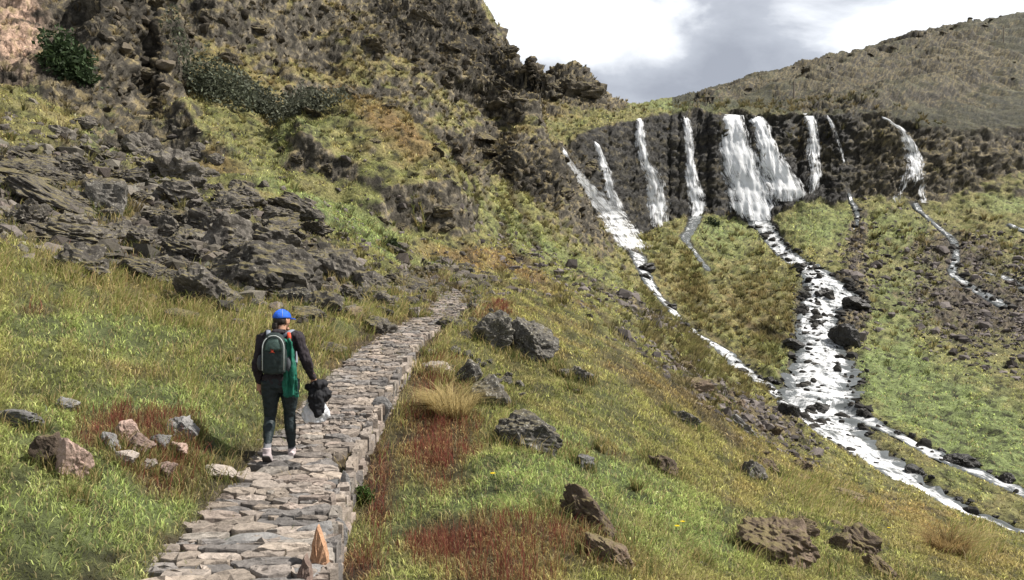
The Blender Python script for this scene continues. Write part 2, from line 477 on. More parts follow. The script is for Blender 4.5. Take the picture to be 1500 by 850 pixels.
    GREEN = patch([
     (60,730,280,170,0,1.0),(300,640,160,90,0,.6),(600,700,80,120,0,.4),(480,540,70,60,-30,.9),(250,520,200,80,0,.35),(60,450,160,60,10,.55),
     (620,770,140,80,0,.5),(800,690,150,80,20,.9),(950,750,170,70,20,1.0),(1250,800,200,50,10,.35),(850,560,130,40,25,.3),
     (480,320,160,22,30,.8),(560,350,120,20,28,.7),(170,200,60,34,10,.9),(430,230,60,20,30,.6),(640,380,60,24,20,.3),
     (760,170,90,24,10,.3),(840,170,60,12,0,.4),(850,400,160,22,28,.6),(740,320,120,20,30,.4),(1000,155,90,8,0,.9),(940,520,120,18,28,.35),
     (1060,340,60,26,0,.8),(1200,330,60,36,0,.8),(1320,340,60,30,10,.7),(1310,450,70,80,20,.6),(1400,600,160,60,26,1.0),(1460,660,120,40,22,1.0),(1300,560,60,40,20,.9),(1150,540,26,30,0,.8),(1480,300,80,16,0,.8),(1100,390,60,40,0,.25),
     (1300,680,60,14,28,.7),(1430,720,60,12,25,.5),
     (1160,150,200,16,-5,.25),(1300,130,160,14,-14,.3),
    ])
    BROWN = patch([
     (470,190,90,22,10,.8),(550,210,90,30,25,.6),(560,260,60,20,30,.8),(620,280,50,20,30,.5),(420,90,200,80,10,.45),(560,40,160,60,10,.3),
     (800,165,60,12,10,.7),(730,180,90,22,15,.4),(720,385,70,16,12,1.2),(790,420,110,10,30,1.0),(620,370,40,14,10,.7),
     (320,245,50,9,12,1.0),(250,100,120,60,20,.3),(1000,590,120,16,32,.5),(1180,690,120,14,32,.6),(1350,760,140,16,22,.55),(1400,820,130,40,10,.5),
     (980,420,60,40,20,.3),(1100,460,90,60,20,.35),(930,560,110,20,30,.5),(880,650,120,10,30,.3),(1090,700,60,40,20,.3),
     (230,430,120,18,12,.6),(580,470,90,16,-20,.4),
    ])
    RED = patch([
     (640,640,60,90,0,.9),(550,680,20,60,0,.9),(660,770,80,30,0,1.0),(520,810,40,30,0,1.0),(720,830,120,50,0,.6),(840,800,90,40,20,.4),
     (220,640,90,40,5,.9),(240,690,60,24,0,.6),(140,640,40,20,0,.6),(200,390,110,12,15,.7),(250,520,40,16,10,.35),(620,560,50,24,0,.4),(870,660,60,16,10,.3),
     (715,470,40,20,0,.5),(60,460,30,10,0,.6),(560,710,30,60,10,.5),(740,600,50,14,20,.3),(80,790,40,20,0,.3),
    ])
    # steepness makes rock too
    gy = np.gradient(Z, axis=1) / np.maximum(np.gradient(RG, axis=1), 1e-4)
    steep = np.clip(np.abs(gy), 0, 8)
    ROCK = ROCK + 0.9 * ((CS > 0.03) & (CS < 0.97)) * sstep(0.8, 1.8, steep) + 0.25 * sstep(0.9, 1.8, steep)
    ROCK = np.where(SD < 1.7, ROCK + 0.7 * (1 - sstep(1.0, 1.7, SD + 0.5 * nM)), ROCK)
    ROCK = np.where((PX < 800) & (RG > 36), ROCK * .82, ROCK)
    rockm = sstep(0.35, 0.62, ROCK + 0.36 * nM + 0.22 * nL + 0.1 * nS - 0.02)
    nearpath = 1 - sstep(0.5, 1.0, np.abs(PD))
    rockm = rockm * (1 - nearpath)

    # ------------------------------------------------------------------ break the surface up along its normal
    NRM = normals(X, Yg, Z)
    far = np.clip((RG - 15) / 60, 0, 1)
    # crags: blocky ridged noise, bedding dipping to the right
    bx = (XS * 0.86 + ZS * 0.5); bz = (-XS * 0.5 + ZS * 0.86)
    big = ridged(bx / 11, YS / 11, bz / 6.5, 2)
    mid = ridged(bx / 3.4 + 9, YS / 3.4, bz / 1.5, 3, 0.55)
    small = ridged(bx / 0.9 + 5, YS / 0.9, bz / 0.45, 3, 0.6)
    cl = (CS > 0.02) & (CS < 0.98) & (PX > 820)
    craggy = sstep(0.2, 0.8, ROCK + 0.25 * nL)
    amp_rock = np.interp(RG, [3, 10, 20, 40, 80, 150, 400], [0.02, 0.05, 0.18, 0.42, 0.72, 1.0, 2.4])
    amp_big = np.interp(RG, [25, 50, 80, 110, 200, 400], [0.2, 0.8, 1.05, 1.05, 1.5, 3.4]) * np.where(PX > 790, np.where(RG > 120, np.where(PX < 930, 0.4, 0.6), 0.45), 1.0)
    fine_w = 1 - sstep(125, 190, RG)
    bill = np.where((PX < 815) | (RG > 128), -1.0, 0.35)          # rounded blocks with cracks between; the wet cliff is more broken
    D = craggy * (amp_big * bill * (big - 0.6) + amp_rock * (0.75 * bill * (mid - .6) + 0.36 * (small - .5) * sstep(3, 12, RG)) * (.25 + .75 * fine_w))
    # turf: hummocks and little terraces that follow the slope
    hum = fbm(XS / 1.5 + 7, YS / 1.5, ZS / 0.7, 3, 0.55)
    wob = fbm(XS / 6, YS / 6, ZS / 6 + 50, 2)
    ter = ridged(XS / 5 + wob * 0.8, YS / 5 + 9, ZS / 0.9 + wob, 2)
    amp_t = np.interp(RG, [3, 8, 16, 40, 80, 150, 400], [0.03, 0.05, 0.10, 0.26, 0.40, 0.6, 1.3])
    sc_ = .977 * XS + .203 * YS; sa_ = -.203 * XS + .977 * YS
    stri = fbm(sc_ * .75 + .3 * wob, sa_ * .07, ZS * 0 + 5, 3, .55)
    strim = sstep(640, 760, PX) * sstep(11, 22, RG) * (1 - sstep(70, 95, RG)) * (SDM > .5) * (PX < 1250)
    D += amp_t * .9 * stri * strim
    D += (.3 + .7 * fine_w) * (1 - 0.6 * craggy) * amp_t * (0.75 * hum + 0.40 * ter * sstep(10, 30, RG))
    lump = fbm(XS / 6 + 3, YS / 6, ZS / 5, 2)
    D += np.interp(RG, [5, 15, 40, 100, 400], [0.03, 0.10, 0.4, 0.8, 2.5]) * lump * 0.55
    tex = fbm(XS / 0.22 + 3, YS / 0.22, ZS / 0.2, 2, 0.6)
    D += np.interp(RG, [3, 10, 30, 60], [0.018, 0.03, 0.06, 0.0]) * tex * (0.4 + rockm)
    keep = np.where(np.abs(PD) < 8, sstep(0.55, 1.6, np.abs(PD)), 1.0)
    D *= keep * (0.2 + 0.8 * sstep(-0.1, 1.1, SDM))
    P3 = np.stack([X, Yg, Z], -1) + NRM * D[..., None]
    NRM = normals(P3[..., 0], P3[..., 1], P3[..., 2])


    if stage == 0:
        yv = np.maximum(P3[..., 1], 0.4)
        e_ = P3[..., 2] / yv * F; ex = P3[..., 0] / yv * F
        seg = np.hypot(np.diff(e_, axis=1), 0.7 * np.diff(ex - 0, axis=1)); seg = np.minimum(seg, 40)
        hid = np.maximum.accumulate(e_, axis=1)[:, :-1] - e_[:, :-1] > 10
        seg = np.where((np.abs(TH) < .95)[:, None], seg, np.minimum(seg, 1.0))
        w_ = np.where(hid, .3, 1.0) * seg + 70 * np.diff(LRG, axis=1) + .12
        for _ in range(3):
            w_[:, 1:-1] = (w_[:, :-2] + 2 * w_[:, 1:-1] + w_[:, 2:]) / 4
            w_[1:-1] = (w_[:-2] + 2 * w_[1:-1] + w_[2:]) / 4
        cu = np.concatenate([np.zeros((NC, 1)), np.cumsum(w_, 1)], 1)
        new_rows = np.array([np.interp(np.linspace(0, cu[i, -1], NROW), cu[i], LRG[i]) for i in range(NC)])
        src = np.arange(0, len(TH_FULL), 4)
        for j in range(NROW):
            LRG_FULL[:, j] = np.interp(np.arange(len(TH_FULL)), src, new_rows[:, j])
print('grid', NC, NROW)

# ------------------------------------------------------------------ cover colours
def C(*c): return np.array(c, np.float32)
g_bright, g_olive, straw = C(.165,.205,.078), C(.135,.140,.048), C(.225,.195,.090)
brown_c, red_c = C(.19,.125,.058), C(.125,.055,.038)
rock_c, rock_l, earth_c, gravel = C(.082,.072,.056), C(.215,.188,.148), C(.085,.062,.042), C(.17,.15,.125)
def mix(a, b, w): return a + (b - a) * w[..., None]
nz = NRM[..., 2]
nzs = nz.copy()
for _ in range(2):
    nzs[1:-1, 1:-1] = (nzs[1:-1, 1:-1] * 2 + nzs[:-2, 1:-1] + nzs[2:, 1:-1] + nzs[1:-1, :-2] + nzs[1:-1, 2:]) / 6
rockm = sstep(0.30, 0.62, ROCK * 0.75 + 0.34 * nM + 0.22 * nL + 0.14 * nS + 1.15 * (0.72 - nzs) * sstep(12, 40, RG) + 0.04 * sstep(12, 40, RG))
rockm *= (1 - nearpath)
n4 = fbm(XS / 1.1 + 17, YS / 1.1 + 3, ZS / 1.1, 2)
n5 = fbm(XS / 4.5 + 37, YS / 4.5 + 13, ZS / 4.5, 2)
col = mix(np.broadcast_to(g_olive, X.shape + (3,)), np.broadcast_to(straw, X.shape + (3,)), np.clip(0.36 + 0.55 * n4 + 0.35 * n5, 0, 1))
col = mix(col, g_bright, np.clip((GREEN + 0.35 * nM + 0.25 * nL - 0.12) * 1.0, 0, 0.92))
col = mix(col, brown_c, np.clip((BROWN + 0.3 * n4 + 0.2 * nL - 0.12), 0, 0.9))
col = mix(col, red_c, np.clip((RED + 0.3 * n4 - 0.15), 0, 0.85))
moss = sstep(0.0, 0.5, nS + 0.3 * n4 + 1.2 * (nzs - 0.6))
rk = mix(np.broadcast_to(rock_c, X.shape + (3,)), rock_l, sstep(0.05, 0.75, nS * 0.7 + 0.4 * n4))
DCRAG = patch([(690,85,100,34,22,1.0),(640,16,130,24,18,.9),(725,120,60,30,20,.9),(330,14,60,34,20,.9),(185,55,60,90,10,.8),(245,125,26,50,0,.8),(560,100,60,34,10,.5),(420,70,50,16,20,.5),(770,125,24,26,40,.8),(845,128,44,30,0,.6),(760,255,80,26,25,.6),(850,300,90,40,40,.5),(540,150,60,16,20,.4)])
dcr = np.clip(DCRAG + .5 * nL + .3 * nM - .1, 0, 1) * sstep(.1, .5, DCRAG)
rk = mix(rk, C(.030, .027, .023), .65 * dcr)
ledge = sstep(.55, 1.0, ridged(XS / 14, YS / 14, ZS / 1.6 + .4 * nL, 1) + .45 * nS + .5 * (nzs - .35)) * ((CS > .02) & (CS < .98) & (PX > 820))
rk = mix(rk, C(.085, .072, .034), .55 * ledge)
pink = patch([(25,40,38,62,0,1.2)])
rk = mix(rk, C(.52,.36,.27), np.clip(pink, 0, 1) * sstep(-0.5, 0.3, n4 + .3))
rk = mix(rk, C(.17,.135,.065), 0.80 * moss * np.where((CS > 0.02) & (CS < .98) & (PX > 880), .75, 1.0))
col = mix(col, rk, rockm)
wetc = (1 - sstep(0.9, 1.5, SD))
wet = np.maximum(wetc, (1 - .45 * ledge) * cl * sstep(805, 870, PX) * (1 - sstep(1235, 1290, PX)) * rockm)
col = mix(col, C(.021, .020, .019), 0.90 * wet)
col = mix(col, earth_c, (1 - sstep(0.55, 0.95, np.abs(PD) + 0.25 * nS)) * 0.9)
farw = sstep(14, 40, RG)
col = mix(col, C(.085, .066, .046), .75 * sstep(.12, .55, -stri + .35 * nS) * strim * (1 - rockm))
col = mix(col, C(.20, .20, .07), .5 * sstep(.1, .5, stri + .3 * nS) * strim * (1 - rockm))
peat = sstep(.12, .62, -(nS * .8 + .5 * n4 + .22 * hum)) * (.30 + .70 * farw)
col = mix(col, C(.030, .026, .019), .80 * peat)
col = mix(col, C(.16, .115, .058), .55 * sstep(.25, .7, n5 + .5 * n4) * (1 - rockm) * (1 - farw))
col *= np.clip(1 + (0.34 + .22 * farw) * nS + .22 * farw * n4, .35, 1.9)[..., None]
farh = sstep(112, 140, RG) * (PX > 985) * (CS > .9)
band = ridged(XS / 26 + ZS / 14, YS / 40, ZS / 7, 2) + .5 * nL
col = mix(col, mix(np.broadcast_to(C(.070,.066,.048), X.shape + (3,)), np.broadcast_to(C(.024,.024,.023), X.shape + (3,)), sstep(.1, 1.0, band + .7 * n5)), .85 * farh * (1 - .5 * rockm))
scr = patch([(1440,450,120,60,15,1.0),(1420,380,80,20,10,.6)])
col = mix(col, C(.10,.085,.085), np.clip(scr, 0, 1) * sstep(-0.2, 0.3, nS) * 0.7)
col = np.clip(col, 0.008, 0.9)
col_b = col.copy()
col = col * (1 - (.28 * (1 - sstep(12, 45, RG)) * (1 - rockm) * sstep(.5, .8, np.abs(PD))))[..., None]  # darker under near turf: soil and thatch, with shade between blades in the colour

# ------------------------------------------------------------------ mesh helpers
def new_mesh(name, verts, faces_flat, nper, attrs=None, smooth=True):
    """verts (n,3), faces as an (m, nper) index array, attrs name -> per vertex array"""
    me = bpy.data.meshes.new(name)
    verts = np.ascontiguousarray(verts, np.float32)
    fi = np.ascontiguousarray(faces_flat, np.int32)
    me.vertices.add(len(verts)); me.vertices.foreach_set('co', verts.ravel())
    me.loops.add(fi.size); me.loops.foreach_set('vertex_index', fi.ravel())
    me.polygons.add(len(fi))
    me.polygons.foreach_set('loop_start', np.arange(0, fi.size, nper, dtype=np.int32))
    me.polygons.foreach_set('loop_total', np.full(len(fi), nper, np.int32))
    me.polygons.foreach_set('use_smooth', np.full(len(fi), smooth, bool))
    for k, v in (attrs or {}).items():
        v = np.ascontiguousarray(v, np.float32)
        if v.ndim == 2:
            at = me.attributes.new(k, 'FLOAT_COLOR', 'POINT')
            at.data.foreach_set('color', np.concatenate([v, np.ones((len(v), 1), np.float32)], 1).ravel())
        else:
            at = me.attributes.new(k, 'FLOAT', 'POINT')
            at.data.foreach_set('value', v)
    me.update(calc_edges=True)
    me.validate()
    return me

def link(name, me, mat=None, parent=None, **props):
    o = bpy.data.objects.new(name, me)
    COL.objects.link(o)
    if mat is not None and me is not None:
        me.materials.clear(); me.materials.append(mat)
    if parent is not None: o.parent = parent
    for k, v in props.items(): o[k] = v
    return o

def material(name):
    m = bpy.data.materials.new(name); m.use_nodes = True
    nt = m.node_tree
    b = nt.nodes['Principled BSDF']
    return m, nt, b

def ground_material():
    m, nt, b = material('hillside_cover')
    L = nt.links.new
    at = N(nt, 'ShaderNodeAttribute', attribute_name='cover')
    wet = N(nt, 'ShaderNodeAttribute', attribute_name='wet')
    geo = N(nt, 'ShaderNodeNewGeometry')
    n1 = N(nt, 'ShaderNodeTexNoise', i_Scale=7.0, i_Detail=6.0, i_Roughness=0.65)
    n2 = N(nt, 'ShaderNodeTexNoise', i_Scale=1.3, i_Detail=9.0, i_Roughness=0.74)
    L(geo.outputs['Position'], n1.inputs['Vector']); L(geo.outputs['Position'], n2.inputs['Vector'])
    av = N(nt, 'ShaderNodeMath', operation='ADD')
    L(n1.outputs['Fac'], av.inputs[0]); L(n2.outputs['Fac'], av.inputs[1])
    mr = N(nt, 'ShaderNodeMapRange', i_1=0.72, i_2=1.28, i_3=0.30, i_4=1.75)
    L(av.outputs[0], mr.inputs[0])
    mx = N(nt, 'ShaderNodeVectorMath', operation='SCALE')
    L(at.outputs['Color'], mx.inputs[0]); L(mr.outputs[0], mx.inputs['Scale'])
    L(mx.outputs[0], b.inputs['Base Color'])
    rr = N(nt, 'ShaderNodeMapRange', i_1=0.0, i_2=1.0, i_3=0.92, i_4=0.66)
    L(wet.outputs['Fac'], rr.inputs[0]); L(rr.outputs[0], b.inputs['Roughness'])
    b.inputs['Specular IOR Level'].default_value = 0.25
    bp = N(nt, 'ShaderNodeBump', i_Strength=1.0, i_Distance=0.5)
    bp2 = N(nt, 'ShaderNodeBump', i_Strength=0.7, i_Distance=0.05)
    L(n2.outputs['Fac'], bp.inputs['Height']); L(n1.outputs['Fac'], bp2.inputs['Height'])
    L(bp.outputs[0], bp2.inputs['Normal']); L(bp2.outputs[0], b.inputs['Normal'])
    return m
MAT_GROUND = ground_material()
idx = np.arange(NC * NROW).reshape(NC, NROW)
quads = np.stack([idx[:-1, :-1], idx[1:, :-1], idx[1:, 1:], idx[:-1, 1:]], -1)
qpx = PX[:-1, :-1]; qr = RG[:-1, :-1]; qcs = CS[:-1, :-1]
crest = 60 + 0 * qr
region = np.zeros(qpx.shape, int)
region[(qcs >= 0.985) & (qpx > 930)] = 2                                   # the hill above the falls
region[(qcs > 0.015) & (qcs < 0.985) & (qpx > 812)] = 1                       # the cliff
region[(qr > 42) & (qpx < 800) & (region == 0)] = 3                            # the slope on the left
for rid, nm in ((0, 'terrain'), (1, 'cliff'), (2, 'far_hill'), (3, 'hillside')):
    q = quads[region == rid]
    u, inv = np.unique(q, return_inverse=True)
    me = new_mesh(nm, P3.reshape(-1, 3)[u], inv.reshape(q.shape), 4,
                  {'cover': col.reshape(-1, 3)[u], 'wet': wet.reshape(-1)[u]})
    me.normals_split_custom_set_from_vertices(NRM.reshape(-1, 3)[u].tolist()) if False else None
    link(nm, me, MAT_GROUND, kind='structure')
# ------------------------------------------------------------------ finding places on the finished land
_PYD = np.where(P3[..., 1] > 0.3, 425 - P3[..., 2] / np.maximum(P3[..., 1], 0.3) * F, 9999)
def at(px, py):
    """the first point of the land along a bearing at a given height of view, and its normal"""
    t = math.atan((px - 750) / F)
    c = int(np.clip(np.searchsorted(TH, t), 1, NC - 1))
    if abs(TH[c-1] - t) < abs(TH[c] - t): c -= 1
    k = np.nonzero((_PYD[c] <= py) & (RG[c] > 2.5))[0]
    i = k[0] if len(k) else int(np.argmin(_PYD[c]))
    p = P3[c, i].copy()
    p[0] = (px - 750) / F * p[1]
    return p, NRM[c, i]
def land_z(x, y, grid=None):
    """height of the land under x, y (arrays)"""
    g = P3[..., 2] if grid is None else grid
    x = np.atleast_1d(np.asarray(x, float)); y = np.atleast_1d(np.asarray(y, float))
    t = np.arctan2(x, y); l = np.log(np.maximum(np.hypot(x, y), 1.01))
    c = np.clip(np.searchsorted(TH, t) - 1, 0, NC - 2)
    ft = np.clip((t - TH[c]) / (TH[c+1] - TH[c]), 0, 1)
    out = np.zeros(len(x))
    for dc in (0, 1):
        cc = c + dc
        lo = np.zeros(len(x), int); hi = np.full(len(x), NROW - 1)
        for _ in range(12):
            mid_ = (lo + hi) // 2
            up = LRG[cc, mid_] <= l
            lo = np.where(up, mid_, lo); hi = np.where(up, hi, mid_)
        f = np.clip((l - LRG[cc, lo]) / np.maximum(LRG[cc, hi] - LRG[cc, lo], 1e-9), 0, 1)
        z = g[cc, lo] * (1 - f) + g[cc, hi] * f
        out += z * (ft if dc else 1 - ft)
    return out

# ------------------------------------------------------------------ rock
def rock_material(name, dark, light, lichen, scale=1.0, lich_amt=0.5, rough=0.9, moss=0.0):
    m, nt, b = material(name)
    L = nt.links.new
    geo = N(nt, 'ShaderNodeNewGeometry')
    oi = N(nt, 'ShaderNodeObjectInfo')
    n1 = N(nt, 'ShaderNodeTexNoise', i_Scale=3.0 * scale, i_Detail=8.0, i_Roughness=0.7)
    n2 = N(nt, 'ShaderNodeTexNoise', i_Scale=11.0 * scale, i_Detail=6.0, i_Roughness=0.75)
    v = N(nt, 'ShaderNodeTexVoronoi', i_Scale=9.0 * scale)
    for n in (n1, n2, v): L(geo.outputs['Position'], n.inputs['Vector'])
    r = N(nt, 'ShaderNodeValToRGB')
    r.color_ramp.elements[0].position = 0.34; r.color_ramp.elements[0].color = (*dark, 1)
    r.color_ramp.elements[1].position = 0.68; r.color_ramp.elements[1].color = (*light, 1)
    L(n1.outputs['Fac'], r.inputs['Fac'])
    hs = N(nt, 'ShaderNodeHueSaturation')
    mr = N(nt, 'ShaderNodeMapRange', i_1=0, i_2=1, i_3=0.62, i_4=1.35)
    L(oi.outputs['Random'], mr.inputs[0]); L(mr.outputs[0], hs.inputs['Value']); L(r.outputs[0], hs.inputs['Color'])
    li = N(nt, 'ShaderNodeMapRange', i_1=0.56, i_2=0.64, i_3=0.0, i_4=lich_amt)
    L(n2.outputs['Fac'], li.inputs[0])
    mx = N(nt, 'ShaderNodeMix', data_type='RGBA')
    L(li.outputs[0], mx.inputs['Factor']); L(hs.outputs[0], mx.inputs['A'])
    mx.inputs['B'].default_value = (*lichen, 1)
    # moss and turf where the top is level
    sepn = N(nt, 'ShaderNodeSeparateXYZ'); L(geo.outputs['Normal'], sepn.inputs[0])
    ad = N(nt, 'ShaderNodeMath', operation='MULTIPLY_ADD'); L(n1.outputs['Fac'], ad.inputs[0]); ad.inputs[1].default_value = 1.6; L(sepn.outputs[2], ad.inputs[2])
    mo = N(nt, 'ShaderNodeMapRange', i_1=1.52, i_2=1.78, i_3=0.0, i_4=moss); L(ad.outputs[0], mo.inputs[0])
    mx2 = N(nt, 'ShaderNodeMix', data_type='RGBA'); L(mo.outputs[0], mx2.inputs['Factor']); L(mx.outputs['Result'], mx2.inputs['A'])
    mx2.inputs['B'].default_value = (.15, .125, .05, 1)
    L(mx2.outputs['Result'], b.inputs['Base Color'])
    b.inputs['Roughness'].default_value = rough
    b.inputs['Specular IOR Level'].default_value = 0.3
    bp = N(nt, 'ShaderNodeBump', i_Strength=1.0, i_Distance=0.12 / scale)
    bp2 = N(nt, 'ShaderNodeBump', i_Strength=0.6, i_Distance=0.02 / scale)
    L(n1.outputs['Fac'], bp.inputs['Height']); L(n2.outputs['Fac'], bp2.inputs['Height'])
    L(bp.outputs[0], bp2.inputs['Normal']); L(bp2.outputs[0], b.inputs['Normal'])
    return m
M_SCREE = rock_material('dark_lichen_rock', (.030,.026,.022), (.135,.122,.104), (.34,.31,.26), 1.0, 0.7, moss=.75)
M_BOULDER = rock_material('boulder_rock', (.035,.032,.028), (.135,.125,.11), (.46,.44,.38), 1.9, 0.9, moss=.45)
M_BROWN = rock_material('brown_rock', (.065,.047,.033), (.21,.155,.112), (.26,.21,.15), 1.0, 0.4, moss=.8)
M_PALE = rock_material('pale_rock', (.17,.15,.13), (.36,.31,.27), (.42,.38,.33), 2.2, 0.5)
M_PINK = rock_material('pinkish_rock', (.20,.14,.115), (.40,.29,.24), (.42,.36,.31), 2.2, 0.4)
M_SLATE = rock_material('slate_rock', (.12,.117,.115), (.26,.25,.24), (.34,.33,.30), 2.0, 0.4)
M_WET = rock_material('wet_rock', (.010,.0095,.009), (.04,.036,.031), (.07,.068,.05), 1.0, 0.4, 0.45)
M_ORANGE = rock_material('orange_rock', (.22,.115,.065), (.42,.25,.15), (.45,.36,.28), 2.5, 0.5)

import bmesh
_ICO = {}
def ico(sub):
    if sub not in _ICO:
        bm = bmesh.new(); bmesh.ops.create_icosphere(bm, subdivisions=sub, radius=1)
        v = np.array([p.co[:] for p in bm.verts]); f = np.array([[q.index for q in p.verts] for p in bm.faces])
        bm.free(); _ICO[sub] = (v, f)
    return _ICO[sub]
def rock_shape(seed, sub=4, planes=13, rough=0.16, cube=False, slab=1.0):
    """an angular block: a ball cut by planes, then weathered"""
    r = np.random.default_rng(seed)
    v, f = ico(sub)
    n = r.normal(size=(planes, 3)); n /= np.linalg.norm(n, axis=1)[:, None]
    d = r.uniform(0.42, 0.86, planes)
    if cube:
        n = np.array([[1,0,0],[-1,0,0],[0,1,0],[0,-1,0],[0,0,1],[0,0,-1],[.7,.7,.2],[-.6,.5,.6]], float)
        n += r.normal(scale=0.12, size=n.shape); n /= np.linalg.norm(n, axis=1)[:, None]
        d = np.array([.62,.6,.62,.6,.6,.62,.74,.74])
    c = v @ n.T
    rad = np.min(np.where(c > 0.05, d[None] / np.maximum(c, 0.05), 9), axis=1)
    rad = np.minimum(rad, 1.0)
    s = seed * 1.7
    rad = rad * (1 + rough * fbm(v[:, 0] * 2.2 + s, v[:, 1] * 2.2, v[:, 2] * 2.2 * slab, 4, 0.6))
    rad -= rough * 0.8 * np.maximum(0, ridged(v[:, 0] * 1.6 + s, v[:, 1] * 1.6 + 4, v[:, 2] * 3.2 * slab, 2) - 0.9)
    p = v * rad[:, None]
    m = np.abs(p).max(0)
    return p / m[None], f
ROCKS = []
def rock_mesh(seed, sub=3, **k):
    p, f = rock_shape(seed, sub, **k)
    return new_mesh('rock', p, f, 3, smooth=False)
def place_rock(me, px, py, w, h, mat, label, name='boulder', cat='boulder', group=None, depth=0.9, rot=0.0, tilt=0.0, sink=0.33, tilt_x=0.0):
    """px, py: middle of the foot; w, h: size in frame pixels"""
    p, n = at(px, py)
    k = p[1] / F
    sx, sz = w * k / 2, h * k / 2
    o = bpy.data.objects.new(name, me)
    COL.objects.link(o)
    o.scale = (sx, sx * depth, sz)
    o.rotation_euler = (math.radians(tilt_x), math.radians(tilt), math.radians(rot))
    o.location = (p[0], p[1] + sx * depth * 0.45, p[2] + sz * (1 - 2 * sink))
    o['label'] = label; o['category'] = cat
    if group: o['group'] = group
    if not me.materials: me.materials.append(mat)
    o.material_slots[0].link = 'OBJECT'; o.material_slots[0].material = mat
    return o
PLACED = []
